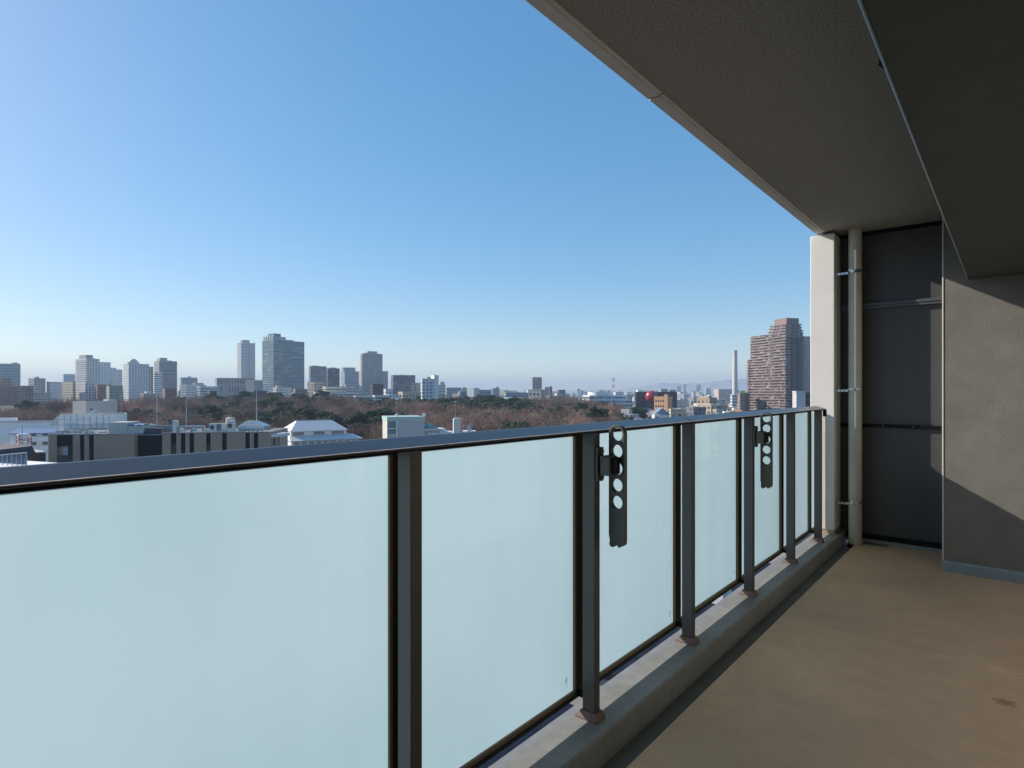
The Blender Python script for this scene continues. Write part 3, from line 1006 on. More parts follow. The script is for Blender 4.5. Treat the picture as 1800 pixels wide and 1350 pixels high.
B('office_block', 'blue-grey office with square windows between white tower and white cube', 'office block', 785, 785, 810, 682, 900, 'bluegrey', 8, 20)
B('low_building', 'tan shed at the wood edge right of the white tower', 'building', 770, 770, 784, 695, 560, 'cream', 8, 10)
B('low_building', 'grey banded low block left of the white ribbed cube', 'building', 810, 810, 821, 689, 700, 'greyband', 8)
B('warehouse', 'white ribbed cube with a thin red-brown roof line', 'warehouse', 821, 833, 842.5, 682, 640, 'corr', 48, 14, roof=P('redbrown_roof', (.25, .15, .12), .8), parapet=False)
B('office_block', 'long grey low office right of the white ribbed cube', 'office block', 842, 842, 864, 686, 820, 'greyband', 6)
B('office_block', 'hazy blue stepped office above the long grey low office', 'office block', 863, 866, 878, 683, 1150, 'bluegrey', 20, 16, [(.5, .9, .2, .8, 3.5)])
ob, a, b_, H = B('hall', 'long hall with a pale green roof behind the brick drum', 'hall', 889, 889, 929, 691, 720, 'bluegrey', 4, 25, roof=P('copper_roof', (.38, .50, .42), .7))
k = MB()
n = 24
for i in range(n):
    a0, a1 = 2 * math.pi * i / n, 2 * math.pi * (i + 1) / n
    q0, q1 = (12 * math.cos(a0), 12 * math.sin(a0)), (12 * math.cos(a1), 12 * math.sin(a1))
    k.face([(*q0, 0), (*q1, 0), (*q1, 19), (*q0, 19)], [(3.1 * i, 0), (3.1 * i + 3.1, 0), (3.1 * i + 3.1, 19), (3.1 * i, 19)])
ob = tag(k.build('hall', FM['brick'], None, at(904, 630)), 'round red-brick hall with a pale green roof', 'hall')
k = MB()
k.cyl(0, 0, 12.6, 9.5, 19.0, 20.6, 24)
k.build('roof', MATS['copper_roof'], ob)
TAKEN.append((at(904, 630).x, at(904, 630).y, 14))
ob, a, b_, H = B('apartment_tower', 'lone beige-grey tower rising over the low skyline at centre', 'apartment tower', 933.5, 936, 952.5, 664, 980, 'beigegrey', 22, 18, [(.1, .9, .2, .8, 1.2)])
face_parts(ob, a, b_, H, 'balcony', M_conc, 'r', 2, 15, .42, .3, 1.2, 10, H)
M_gwall = P('grey_render', (0.40, 0.39, 0.385), 0.8, 0.3, .1)
ob, a, b_, H = B('office_block', 'grey concrete office with rows of paired dark windows at the wood edge', 'office block', 929, 951, 959, 686, 560, M_gwall, 62, 14)
face_parts(ob, a, b_, H, 'window', M_dkwin, 'l', 3, 4, .62, .34, .03, 4.5, H - 1, .1, .98)
B('office_block', 'hazy blue office right of the lone beige-grey tower', 'office block', 958, 958, 968, 681, 1100, 'bluegrey', 8)
B('apartment_tower', 'thin brick stair tower right of the grey concrete office', 'tower', 966, 966, 970.5, 680, 950, 'brick', 8, 5)
B('office_block', 'dark blue office with flat roof near the centre skyline', 'office block', 982, 982, 994, 686, 900, 'darkoff', 10)
# white round building
k = MB()
n = 26
W = 30
poly = [(0, 0), (W, 0), (W, 14), (0, 14)]
o_, wd, dd, rz = corner(1029, 1036, 1101, 560, 26)
k.box(0, wd, 0, 16, 0, hz(695, 560), 0, 1)
ob = tag(k.build('office_block', [FM['ribbon'], M_roofl], None, o_, rz), 'white low office with ribbon windows and a drum-shaped upper floor', 'office block')
TAKEN.append((o_.x + 15, o_.y + 10, 26))
HH = hz(695, 560)
for f in (.14, .36, .58):
    boxo('white_pier', (wd * f, wd * f + 1.1, -.5, .4, 0, HH + .4), M_white, ob)
k = MB()
k.cyl(wd * .36, 9, 10.5, 10.5, HH + .02, HH + 3.2, 36)
k.build('drum_storey', M_white, ob, smooth=True)
boxo('front_wing', (wd * .62, wd * 1.06, -7, -.02, 0, hz(703, 560)), FM['ribbon'], ob)
B('low_building', 'brown-roofed white block behind the drum office', 'building', 1078, 1082, 1096, 690, 760, 'white', 25)
# red-and-white lattice mast
lt = thing('lattice_mast', 'distant red-and-white lattice mast on the horizon', 'mast', at(1078, 2300))
HM = hz(664, 2300)
for j in range(6):
    z0, z1 = HM * j / 6, HM * (j + 1) / 6
    k = MB()
    r0, r1 = 7.5 - 4.4 * j / 6, 7.5 - 4.4 * (j + 1) / 6
    for a in range(4):
        t = math.pi / 4 + a * math.pi / 2
        t2 = t + math.pi / 2
        k.tube([(r0 * math.cos(t), r0 * math.sin(t), z0), (r1 * math.cos(t), r1 * math.sin(t), z1)], .55, 4)
        k.tube([(r0 * math.cos(t), r0 * math.sin(t), z0), (r1 * math.cos(t2), r1 * math.sin(t2), z1)], .35, 4)
        k.tube([(r1 * math.cos(t), r1 * math.sin(t), z1), (r1 * math.cos(t2), r1 * math.sin(t2), z1)], .4, 4)
    k.build('mast_section', P('mast_red', (.55, .08, .06), .6) if j % 2 else M_white, lt)
k = MB()
k.cyl(0, 0, 5, 5, HM * .86, HM * .90, 10)
k.build('mast_platform', MATS['mast_red'], lt)

# black building with the red sphere
ob, a, b_, H = B('museum', 'long black building wrapped around a red sphere', 'building', 1115, 1118, 1190, 690, 600, 'dark', 12, 16, [(.62, .8, .4, .9, 3.5), (.85, .99, .4, .9, 3)])
k = MB()
c = at(1145.3, 588, py=697)
k.sphere(c, 6.1, 40, 20)
sph = k.build('red_sphere', P('red_gloss', (0.42, 0.035, 0.055), 0.28, spec=.6, coat=.3), None, smooth=True)
sph.parent = ob
sph.matrix_parent_inverse = Matrix.LocRotScale(ob.location, ob.rotation_euler, None).inverted()

# orange flats
M_or = P('orange_tile', (0.56, 0.33, 0.20), 0.7, 0.5, .08)
ob, a, b_, H = B('apartment_block', 'orange-tan tiled flats with a stair tower in front of the black building', 'apartment block', 1150, 1173.5, 1182, 699, 400, M_or, 60, 14)
face_parts(ob, a, b_, H, 'window', M_dkwin, 'l', 4, 6, .55, .42, .03, 1, H - .6, .22, .95)
boxo('stair_tower', (.3, 3.0, .6, 2.6, H + .02, H + 2.3), M_or, ob)
boxo('lower_wing', (.5, 8, b_ + .02, b_ + 2.4, 0, H - 9), M_or, ob)


def gable(name, label, cat, px, D, wd, dp_, hw, hr, wall, roof, beta=20, group=None, ridge='x'):
    o = at(px, D)
    k = MB()
    k.box(-wd / 2, wd / 2, 0, dp_, 0, hw)
    rz = AL + R(beta) - math.atan((px - CX) / F)
    ob = tag(k.build(name, FM[wall] if isinstance(wall, str) else wall, None, o, rz), label, cat, group)
    k = MB()
    e = .5
    if ridge == 'x':
        A = [(-wd / 2 - e, -e, hw), (wd / 2 + e, -e, hw), (wd / 2 + e, dp_ + e, hw), (-wd / 2 - e, dp_ + e, hw)]
        r0, r1 = (-wd / 2 - e, dp_ / 2, hr), (wd / 2 + e, dp_ / 2, hr)
        fs = [[A[0], A[1], r1, r0], [A[2], A[3], r0, r1], [A[1], A[2], r1], [A[3], A[0], r0]]
    else:
        A = [(-wd / 2 - e, -e, hw), (wd / 2 + e, -e, hw), (wd / 2 + e, dp_ + e, hw), (-wd / 2 - e, dp_ + e, hw)]
        r0, r1 = (0, -e, hr), (0, dp_ + e, hr)
        fs = [[A[1], A[2], r1, r0], [A[3], A[0], r0, r1], [A[0], A[1], r0], [A[2], A[3], r1]]
    for f in fs + [A[::-1]]:
        k.face([(p[0], p[1], p[2] + .012) for p in f])
    k.build('roof', roof, ob)
    TAKEN.append((o.x, o.y, wd * .7))
    return ob


M_rblue = P('roof_blue', (0.20, 0.27, 0.36), 0.5, 1, .12)
M_rgrey = P('roof_grey_tile', (0.22, 0.22, 0.235), 0.6, 1, .15)
M_rbrown = P('roof_brown_tile', (0.24, 0.15, 0.11), 0.7, 1, .15)
M_rorange = P('roof_orange_tile', (0.46, 0.24, 0.12), 0.7, 1, .15)
M_rgreen = P('roof_green', (0.24, 0.42, 0.38), 0.6, 1, .15)
ob = gable('house', 'white house with a steep blue-grey gable below the orange flats', 'house', 1164, 300, 7.2, 9, 15.2, 18.6, M_white, M_rblue, 10, None, 'y')
for i, x in enumerate((-2.4, 1.2)):
    boxo('window', (x, x + 1.5, -.06, .05, 10.6, 12.6), M_dkwin, ob)
boxo('white_bay', (-4.4, -1.6, -3.0, -.02, 0, 15.4), M_white, ob)
boxo('window', (-3.9, -2.1, -3.06, -2.95, 12.4, 14.2), M_dkwin, ob)
B('apartment_block', 'cream low flats right of the white gabled house', 'apartment block', 1176, 1179, 1206, 721, 330, 'cream', 14, 12, [(.25, .35, .3, .6, 1.3)])
B('low_building', 'grey house-like block with dark upper windows right of the cream flats', 'building', 1205, 1219, 1241, 718, 340, 'darkoff', 38, 12)
B('apartment_block', 'sunny tan block with a white roof storey beyond the handrail', 'apartment block', 1225, 1247, 1254, 701, 420, 'tan', 58, 14, [(.05, .9, .1, .8, 2.0)])
ob, a, b_, H = B('apartment_block', 'cream terraced flats stepping down to the right below the tan block', 'apartment block', 1225, 1250, 1258, 712, 372, 'cream', 58, 14)
for j in range(3):
    boxo('terrace_step', (.5, 8, -3.4 * (j + 1), -3.4 * j - .02, 0, H - 2.4 * (j + 1)), FM['cream'], ob)
# chimney
ch = thing('chimney', 'tall slender pale incinerator chimney', 'chimney', at(1292, 1050))
HC = hz(616, 1050)
k = MB()
k.cyl(0, 0, 5.2, 3.75, 0, HC - 7, 28)
k.build('chimney_shaft', P('chimney_concrete', (.60, .57, .53), .7, .05, .06), ch, smooth=True)
k = MB()
k.cyl(0, 0, 3.9, 3.9, HC - 7, HC, 28)
k.build('chimney_cap', P('chimney_cap_grey', (.50, .50, .50), .7), ch, smooth=True)
TAKEN.append((at(1292, 1050).x, at(1292, 1050).y, 14))
B('low_building', 'pale blue works building at the foot of the chimney', 'building', 1287, 1287, 1299, 695, 760, 'ribbon', 8)
B('apartment_block', 'long pinkish slab block left of the chimney', 'apartment block', 1255, 1263, 1289, 684.5, 1500, 'pink', 20, 16)
ob, a, b_, H = B('shop_building', 'brown-pink block carrying a bright yellow-green sign by the brown tower', 'shop building', 1301, 1301, 1310, 692.5, 640, 'purple', 10)
boxo('roof_sign', (0, a * .98, .5, .9, H + .75, H + 3.6), P('lime_sign', (.42, .75, .02), .5), ob)
B('low_building', 'dark maroon block right of the lime sign block', 'building', 1309, 1309, 1317, 692, 655, 'brick', 8)
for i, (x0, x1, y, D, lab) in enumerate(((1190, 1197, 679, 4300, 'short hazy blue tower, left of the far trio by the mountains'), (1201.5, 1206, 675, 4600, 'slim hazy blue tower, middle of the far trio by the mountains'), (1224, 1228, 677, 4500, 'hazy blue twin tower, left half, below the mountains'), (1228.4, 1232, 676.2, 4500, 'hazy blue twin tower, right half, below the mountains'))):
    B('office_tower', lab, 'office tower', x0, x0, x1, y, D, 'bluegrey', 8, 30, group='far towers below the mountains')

# brown apartment tower with tiers
M_btile = P('brown_balcony_tile', (0.25, 0.168, 0.16), 0.7, 0.4, .08)
M_bdark = P('maroon_balcony_tile', (0.26, 0.14, 0.135), 0.7, 0.4, .08)
bt = thing('apartment_tower', 'huge brown-pink apartment tower with stepped crown and banded balconies', 'apartment tower', at(1381, 620))
bt.rotation_euler.z = AL + R(40) - math.atan((1381 - CX) / F)
_, w1, d1, _ = corner(1347, 1381, 1413, 620, 40)


def banded(x0, x1, y0, y1, z0, z1, par, name, wallm=FM['brown']):
    k = MB()
    k.box(x0, x1, y0, y1, z0, z1, 0, 1)
    bo = k.build(name, [wallm, M_bdark], par)
    return bo


def slabs(x0, x1, y0, y1, zs, out, par, mat, mesh=None):
    k = MB()
    k.box(x0 - out, x1 + out, y0 - out, y1 + out, 0, 1.05)
    f = None
    for z in zs:
        if f is None:
            f = k.build('balcony_band', mat, par, (0, 0, z))
        else:
            c = f.copy()
            COL.objects.link(c)
            c.parent = par
            c.location = (0, 0, z)


HB = hz(589, 620)
banded(0, w1, 0, d1, 0, HB, bt, 'main_block')
zs = [3.0 * j for j in range(int(HB // 3) + 1)]
slabs(0, w1, 0, d1 * .55, zs, 1.3, bt, M_btile)
slabs(0.5, w1 - .2, d1 * .57, d1 + 1.5, zs, 0.9, bt, M_btile)
for x in (.3, .62):
    boxo('dark_shaft', (w1 * x, w1 * x + w1 * .2, -1.9, 1.0, 0, HB - 3), P('shaft_dark', (.09, .07, .075), .6), bt)
z = HB
for j, (a, b, c, d) in enumerate(((.03, .96, .02, .95), (.07, .90, .05, .88))):
    for q in range(2):
        boxo('crown_storey', (w1 * a + .5 * q, w1 * b - .5 * q, d1 * c, d1 * d - .8 * q, z + .01, z + 3.08), FM['brown'], bt)
        boxo('crown_band', (w1 * a - .8 + .5 * q, w1 * b + .8 - .5 * q, d1 * c - .8, d1 * d + .8 - .8 * q, z + 1.95, z + 3.07), M_btile, bt)
        z += 3.1
boxo('crown_box', (w1 * .16, w1 * .84, d1 * .1, d1 * .72, z, z + 6.2), M_btile, bt)
# the far half of the lit side stops lower
d3 = corner(1317.5, 1381, 1413, 620, 40)[2]
HW = hz(588.3, 620 + (d3 + d1) / 2 * math.cos(R(40)) * .9)
banded(1.5, w1 * .8, d1 + .1, d3, 0, HW, bt, 'wing_block')
k = MB()
k.box(.2, w1 * .8, d1 + 1.6, d3 - .05, 0, 1.05)
f = None
for j in range(int(HW // 3) + 1):
    if f is None:
        f = k.build('wing_band', P('pale_pink_tile', (.31, .22, .205), .7, .4, .08), bt, (0, 0, 0))
    else:
        c_ = f.copy()
        COL.objects.link(c_)
        c_.parent = bt
        c_.location = (0, 0, 3.0 * j)
k = MB()
k.box(-.4, w1 * .8, d3, d3 + 4.5, 0, 1.2)
f = None
for j in range(int(HW // 3) - 8):
    if f is None:
        f = k.build('end_band', M_bdark, bt, (0, 0, 0))
    else:
        c_ = f.copy()
        COL.objects.link(c_)
        c_.parent = bt
        c_.location = (0, 0, 3.0 * j)
boxo('end_wall', (.8, w1 * .79, d3 + .01, d3 + 4.2, 0, HW - 26), FM['brown'], bt)
for p in (at(1381, 620), at(1340, 665), at(1400, 640)):
    TAKEN.append((p.x, p.y, 26))
B('apartment_tower', 'plain pinkish slab tower half hidden behind the white pillar', 'apartment tower', 1410, 1410, 1440, 592.5, 690, 'pink', 12, 20)
B('low_building', 'pale lilac block with a dark glazed right side beside the pillar', 'building', 1400, 1400, 1416, 689.5, 330, P('lilac_panel', (.52, .50, .54), .6, .3, .05), 10, 12)
B('low_building', 'dark glazed block between the lilac block and the pillar', 'building', 1415, 1415, 1440, 692, 360, 'dark', 10, 12)

# ================================================================== GENERIC CITY
FILLM = [('white', 'white'), ('whiteband', 'white banded'), ('cream', 'cream'), ('grey', 'grey'), ('greyband', 'dark grey banded'), ('beigegrey', 'beige-grey'), ('tan', 'tan'), ('purple', 'purple-brown'), ('bluegrey', 'blue-grey'), ('brick', 'red-brown'), ('darkoff', 'dark grey'), ('ribbon', 'blue-white')]
LAND = [(0, 'at the left edge'), (65, 'near the grey slab office'), (122, 'below the beige block'), (170, 'round the white balcony tower'), (240, 'below the curved-roof tower'), (300, 'below the grey banded tower'), (345, 'left of the colonnaded office'), (415, 'below the colonnaded office'), (465, 'below the slim gridded tower'), (505, 'below the glass tower'), (560, 'below the light grey office'), (620, 'behind the ziggurat flats'), (660, 'below the beige-grey tower'), (710, 'below the dark strip-window office'), (755, 'behind the white stepped tower'), (800, 'left of the white ribbed cube'), (850, 'right of the white ribbed cube'), (905, 'behind the round brick hall'), (945, 'round the lone beige-grey tower'), (985, 'right of the lone beige-grey tower'), (1020, 'left of the white drum office'), (1060, 'behind the white drum office'), (1095, 'right of the white drum office'), (1145, 'behind the red sphere'), (1185, 'right of the red sphere building'), (1215, 'beyond the cream low flats'), (1245, 'behind the tan block'), (1275, 'left of the chimney'), (1297, 'at the chimney foot'), (1330, 'below the brown tower')]


def land(px):
    return min(LAND, key=lambda t: abs(t[0] - px))[1]


def free(p, r):
    return all((p.x - a) ** 2 + (p.y - b) ** 2 > (r + c) ** 2 for a, b, c in TAKEN)


def fill(n, pxr, Dr, hr, wr, houses, seed, maxpx=None):
    rg = random.Random(seed)
    made = 0
    for _ in range(n * 12):
        if made >= n:
            break
        px = rg.uniform(*pxr)
        D = math.exp(rg.uniform(math.log(Dr[0]), math.log(Dr[1])))
        wd = rg.uniform(*wr) * (0.7 if rg.random() < .5 else 1)
        dd = rg.uniform(8, 15)
        p = at(px, D)
        r = math.hypot(wd, dd) / 2
        if not free(at(px, D + dd / 2), r * .82):
            continue
        H = hr[0] + (hr[1] - hr[0]) * rg.random() ** 2.2
        far = 'far' if D > 1500 else ('mid-distance' if D > 800 else 'nearer')
        if rg.random() < houses:
            rf, rn = rg.choice([(M_rgrey, 'grey-roofed'), (M_rbrown, 'brown-roofed'), (M_rblue, 'blue-roofed'), (M_rorange, 'orange-roofed'), (M_rgrey, 'grey-roofed'), (M_rgreen, 'green-roofed')])
            wn_, wt = rg.choice([('white', 'white'), ('cream', 'cream'), ('grey', 'grey'), ('tan', 'tan'), ('white', 'white')])
            hw = rg.uniform(5.6, 8.5)
            gable('house', f'{far} {wt} {rn} house {land(px)}', 'house', px, D, rg.uniform(7, 11), rg.uniform(7, 10), hw, hw + rg.uniform(1.6, 3), wn_, rf, rg.uniform(-50, 60), 'houses of the low city', rg.choice('xy'))
        else:
            mname, mt_ = rg.choice(FILLM if D < 1400 or rg.random() < .5 else FILLM[:6])
            k = MB()
            k.box(0, wd, 0, dd, 0, H, 0, 1)
            if rg.random() < .6:
                x0 = rg.uniform(.05, .5) * wd
                y0 = dd * .3
                k2 = (x0, x0 + wd * .35, y0, y0 + dd * .45, H + .01, H + rg.uniform(2, 3.5))
            else:
                k2 = None
            ob = k.build('city_block', [FM[mname], rg.choice([M_roof, M_roofl, M_conc])], None, p, AL + R(rg.uniform(5, 60)) - math.atan((px - CX) / F))
            tall = 'tall' if H > 24 else 'low'
            tag(ob, f'{far} {tall} {mt_} block {land(px)}', 'building', 'blocks of the low city')
            if k2:
                boxo('rooftop_box', k2, M_conc if rg.random() < .5 else M_white, ob)
            TAKEN.append((p.x, p.y, r))
        made += 1


fill(85, (-10, 770), (640, 1250), (12, 34), (12, 26), .10, 11)
fill(60, (775, 1115), (610, 1500), (8, 26), (10, 26), .2, 12)
fill(44, (1095, 1330), (330, 720), (7, 14), (8, 16), .62, 13)
fill(44, (1110, 1325), (640, 1500), (8, 26), (9, 22), .35, 14)
fill(60, (775, 1330), (1500, 3600), (9, 40), (14, 34), .0, 15)
fc = MB()
rg = random.Random(21)
for _ in range(1500):
    px = rg.uniform(-60, 1440)
    D = math.exp(rg.uniform(math.log(1600), math.log(6000)))
    p = at(px, D)
    wd, dd, H = rg.uniform(8, 28), rg.uniform(8, 20), 6 + 26 * rg.random() ** 3
    a = rg.uniform(0, 1.57)
    c, s_ = math.cos(a), math.sin(a)
    if not free(p, 22):
        continue
    fc.prism([(p.x + x * c - y * s_, p.y + x * s_ + y * c) for x, y in ((0, 0), (wd, 0), (wd, dd), (0, dd))], GZ, GZ + H, rg.choice((0, 0, 1, 2, 3)), 4, bot=False)
tag(fc.build('far_city', [FM['white'], FM['cream'], FM['grey'], FM['bluegrey'], M_roofl]), kind='stuff')

# ================================================================== FOREGROUND BUILDINGS
class Fr:
    """a facade plane: origin under photo column pa at depth Da, local x along it, local y away from the camera"""
    def __init__(s, pa, Da, pb, Db):
        s.A, B_ = at(pa, Da), at(pb, Db)
        d = B_ - s.A
        s.L = d.length
        s.rz = math.atan2(d.y, d.x)
        s.ex = d.normalized()
        s.ey = Vector((-s.ex.y, s.ex.x, 0))

    def x(s, px, y=0.0):
        o = s.A + s.ey * y
        r = at(px, 1.0, 0)
        # o + t ex = k r
        det = s.ex.x * -r.y + s.ex.y * r.x
        return (-o.x * -r.y + -o.y * r.x) / det

    def D(s, px, y=0.0):
        q = s.A + s.ey * y + s.ex * s.x(px, y)
        return q.dot(FV)

    def z(s, px, py, y=0.0):
        return hz(py, s.D(px, y))

    def thing(s, name, label, cat, group=None):
        return thing(name, label, cat, s.A, s.rz, group)


M_bbrick = P('taupe_brick', (0.40, 0.29, 0.22), 0.85, 1.2, .14, .3, 14, stretch=(3, 3, 14))
M_slot = P('slot_panel_navy', (0.014, 0.019, 0.026), 0.6, spec=.2)
M_cap = P('parapet_cap', (0.24, 0.25, 0.27), 0.5)
M_gravel = P('roof_gravel', (0.20, 0.205, 0.21), 0.9, 6, .35)
f1 = Fr(85, 95, 472, 99)
br = f1.thing('apartment_block', 'taupe brick apartment block with dark vertical window slots below the handrail view', 'apartment block')


def notched(px0, px1, slots, py, name):
    top = f1.z(px0, py)
    x0, x1 = f1.x(px0), f1.x(px1)
    poly = [(x0, 0)]
    for a, b in slots:
        xa, xb = f1.x(a), f1.x(b)
        poly += [(xa, 0), (xa, .45), (xb, .45), (xb, 0)]
    poly += [(x1, 0), (x1, 13), (x0, 13)]
    k = MB()
    k.prism(poly, 0, top, 0, 1)
    o = k.build(name, [M_bbrick, M_gravel], br)
    cp = MB()
    cp.box(x0 - .06, x1 + .06, -.08, .30, top + .002, top + .16)
    cp.build('parapet_cap', M_cap, br)
    return top


sl1 = [(99.7, 127.9), (140.3, 148), (156.3, 164.8)]
T1 = notched(85, 236, sl1, 765, 'brick_wall')
sl2 = [(299.9, 310), (317.8, 325.8), (333, 341), (362.4, 370), (390.4, 398.6), (431.3, 439), (446, 453.8)]
T2 = notched(285, 470.6, sl2, 762, 'brick_wall')
boxo('recessed_wall', (f1.x(236) + .01, f1.x(285) - .01, 1.2, 12, 0, f1.z(260, 766)), M_slot, br)
boxo('recess_coping', (f1.x(236) + .02, f1.x(285) - .02, 1.0, 1.6, f1.z(260, 766) + .002, f1.z(260, 764.6)), M_cap, br)
for j, (a, b) in enumerate(sl1 + sl2):
    xa, xb = f1.x(a) + .01, f1.x(b) - .01
    T = (T1 if j < 3 else T2) - .02
    if j == 0:
        boxo('balcony_fascia', (xa, xb, .02, .44, T - 1.75, T), M_slot, br)
        boxo('balcony_wall', (xa, xb, .40, .44, T - 4.6, T - 1.76), M_bbrick, br)
        wd_ = boxo('window', (xa + (xb - xa) * .62, xb - .2, .36, .399, T - 3.8, T - 1.9), M_dkwin, br)
        wd_ = boxo('white_door', (xa + (xb - xa) * .28, xa + (xb - xa) * .6, .36, .399, T - 3.8, T - 1.8), P('pale_door', (.45, .46, .48), .5), br)
        boxo('balcony_front', (xa, xb, .02, .10, T - 4.6, T - 3.25), P('glass_balcony_front', (.06, .09, .10), .15), br)
    else:
        spl = T - (2.0 if j in (1, 2, 6) else 2.4 if j == 6 else 1.6 if j == 3 else 3.6)
        boxo('spandrel', (xa, xb, .12, .44, spl, T), M_slot, br)
        boxo('window', (xa + .05, xb - .05, .2, .44, spl - 3.0, spl - .01), M_dkwin, br)
        boxo('lower_spandrel', (xa, xb, .12, .44, 0, spl - 3.01), M_slot, br)
        boxo('window_rail', (xa + .06, xb - .06, .16, .198, spl - 2.25, spl - 2.15), M_greyst, br)
TAKEN.append(((f1.A + f1.ex * f1.L / 2).x, (f1.A + f1.ex * f1.L / 2).y, 22))


def roofbox(name, label, cat, px0, px1, y0, y1, yy, dp_, mat, fr=f1, group=None, base=None):
    """something standing on a roof, front at local depth yy"""
    xa, xb = fr.x(px0, yy), fr.x(px1, yy)
    z1 = fr.z((px0 + px1) / 2, y0, yy)
    z0 = fr.z((px0 + px1) / 2, y1, yy) if base is None else base
    q = fr.A + fr.ex * xa + fr.ey * yy
    k = MB()
    k.box(0, xb - xa, 0, dp_, 0, z1 - z0)
    o = k.build(name, mat, None, (q.x, q.y, GZ + z0), fr.rz, bevel=.02)
    return tag(o, label, cat, group), xb - xa, z1 - z0


M_unit = P('unit_white', (0.68, 0.68, 0.66), 0.5, 3, .06)
M_fan = P('fan_grille', (0.10, 0.10, 0.105), 0.5)
M_beige = P('beige_render', (0.50, 0.485, 0.45), 0.75, 1.5, .08)
M_pipegal = P('galvanised', (0.50, 0.52, 0.54), 0.4, 4, .1, metal=.6)


def ac(px0, px1, y0, y1, yy, label):
    o, wd, h = roofbox('air_conditioner', label, 'air conditioner', px0, px1, y0, y1, yy, .6, M_unit, group='air conditioners on the taupe roof', base=T2 + .05)
    k = MB()
    n = 20
    cx, cz, r = wd * .42, h * .55, min(wd, h) * .33
    k.face([(cx + r * math.cos(2 * math.pi * i / n), -.012, cz + r * math.sin(2 * math.pi * i / n)) for i in range(n)])
    k.build('fan', M_fan, o)
    k = MB()
    k.tube([(cx + r * 1.08 * math.cos(2 * math.pi * i / n), -.015, cz + r * 1.08 * math.sin(2 * math.pi * i / n)) for i in range(n + 1)], .02, 4)
    k.build('fan_ring', M_unit, o)


ac(367.5, 380, 744.5, 757, 2.6, 'white air conditioner with its fan facing us, left one of the roof units')
ac(398.5, 412, 739.5, 756, 1.8, 'white air conditioner mounted high before the beige tank')
o, a, h = roofbox('air_conditioner', 'white unit with a dark louvred face between the two fan units', 'air conditioner', 380.6, 397, 744.3, 756.5, 2.7, .6, M_unit, group='air conditioners on the taupe roof', base=T2 + .05)
boxo('louvre', (.05, a * .5, -.03, -.002, .12, h - .12), P('louvre_grey', (.16, .18, .20), .5), o)
q = f1.A + f1.ex * f1.x(405, 3.4) + f1.ey * 3.4
tk = thing('water_tank', 'beige cylindrical water tank on the taupe brick roof', 'tank', (q.x, q.y, GZ + T2))
k = MB()
hT = f1.z(405, 733, 3.4) - T2
k.cyl(0, 0, .72, .72, 0, hT - .25, 24)
k.build('tank_shell', P('tank_cream', (.60, .55, .42), .5), tk, smooth=True)
k = MB()
k.cyl(0, 0, .72, .3, hT - .249, hT, 24)
k.build('tank_lid', MATS['tank_cream'], tk, smooth=True)
k = MB()
for x in (-1.1, -.4, .3):
    k.tube([(x, -.3, 0.0), (x, -.3, hT + .3), (x + .12, -.3, hT + .42), (x + .22, -.3, hT + .3)], .035, 5)
    k.build('vent_pipe', M_greyst, tk)
    k = MB()
roofbox('roof_cabinet', 'tall white cabinet standing alone on the taupe roof', 'cabinet', 303, 310, 739, 758, 2.0, .9, M_unit, base=T2)
roofbox('roof_screen', 'grey parapet screen behind the tall white cabinet', 'screen', 268, 304, 748, 760, 6.0, .3, P('screen_grey', (.33, .34, .345), .7, 2, .06), base=T2 - .5)
roofbox('roof_plant_box', 'dark slatted plant box at the left of the grey screen', 'plant box', 256, 283, 753, 765, 1.8, 2.0, M_dkst, base=T2 - .8)
roofbox('roof_penthouse', 'beige rendered stair head on the left part of the taupe roof', 'stair head', 191, 224, 742.5, 764, 1.6, 4, M_beige, base=T1)
roofbox('roof_stair_wing', 'lower beige stair wing beside the taller stair head', 'stair head', 224.4, 252, 748.5, 764, 1.6, 4.5, M_beige, base=T1)
q = f1.A + f1.ex * f1.x(219, 2.2) + f1.ey * 1.7
k = MB()
rg = random.Random(5)
W_ = f1.x(250, 2.2) - f1.x(217, 2.2)
z0 = f1.z(235, 748.5, 1.6) - T1
n = 14
gz = [[.03 + .22 * rg.random() for _ in range(5)] for _ in range(n + 1)]
for i in range(n):
    for j in range(4):
        k.face([(W_ * a / n, .9 * b, z0 + gz[a][b] + (1.0 if a < 4 else 0) * 0) for a, b in ((i, j), (i + 1, j), (i + 1, j + 1), (i, j + 1))])
tag(k.build('tarpaulin', P('tarp_blue', (.26, .40, .58), .4, 3, .2), None, (q.x, q.y, GZ + T1), f1.rz, smooth=True), 'crumpled pale blue tarpaulin lying on the beige stair wing', 'tarpaulin')
# ducts and pipes over the roof
for lab, a, b, y, r in (('long silver duct running left from the air conditioners', 311, 360, 750.3, .22), ('silver duct at the right end of the taupe roof', 420, 440, 754, .3), ('second silver duct at the far right of the taupe roof', 441.5, 463, 753.5, .3)):
    yy = 2.4
    p0 = f1.A + f1.ex * f1.x(a, yy) + f1.ey * yy
    p1 = f1.A + f1.ex * f1.x(b, yy) + f1.ey * yy
    zz = max(GZ + T2 + r + .06, GZ + f1.z((a + b) / 2, y, yy))
    du = thing('roof_duct', lab, 'duct', (p0.x, p0.y, GZ + T2), f1.rz, 'ducts on the taupe roof')
    L = (p1 - p0).length
    k = MB()
    k.tube([(0, 0, zz - GZ - T2), (L, 0, zz - GZ - T2)], r, 14)
    k.build('duct_body', M_pipegal, du, smooth=True)
    for t in (.08, .5, .92):
        boxo('duct_support', (L * t - .05, L * t + .05, -r, r, 0, zz - GZ - T2 - r * .6), M_greyst, du)
rg = random.Random(9)
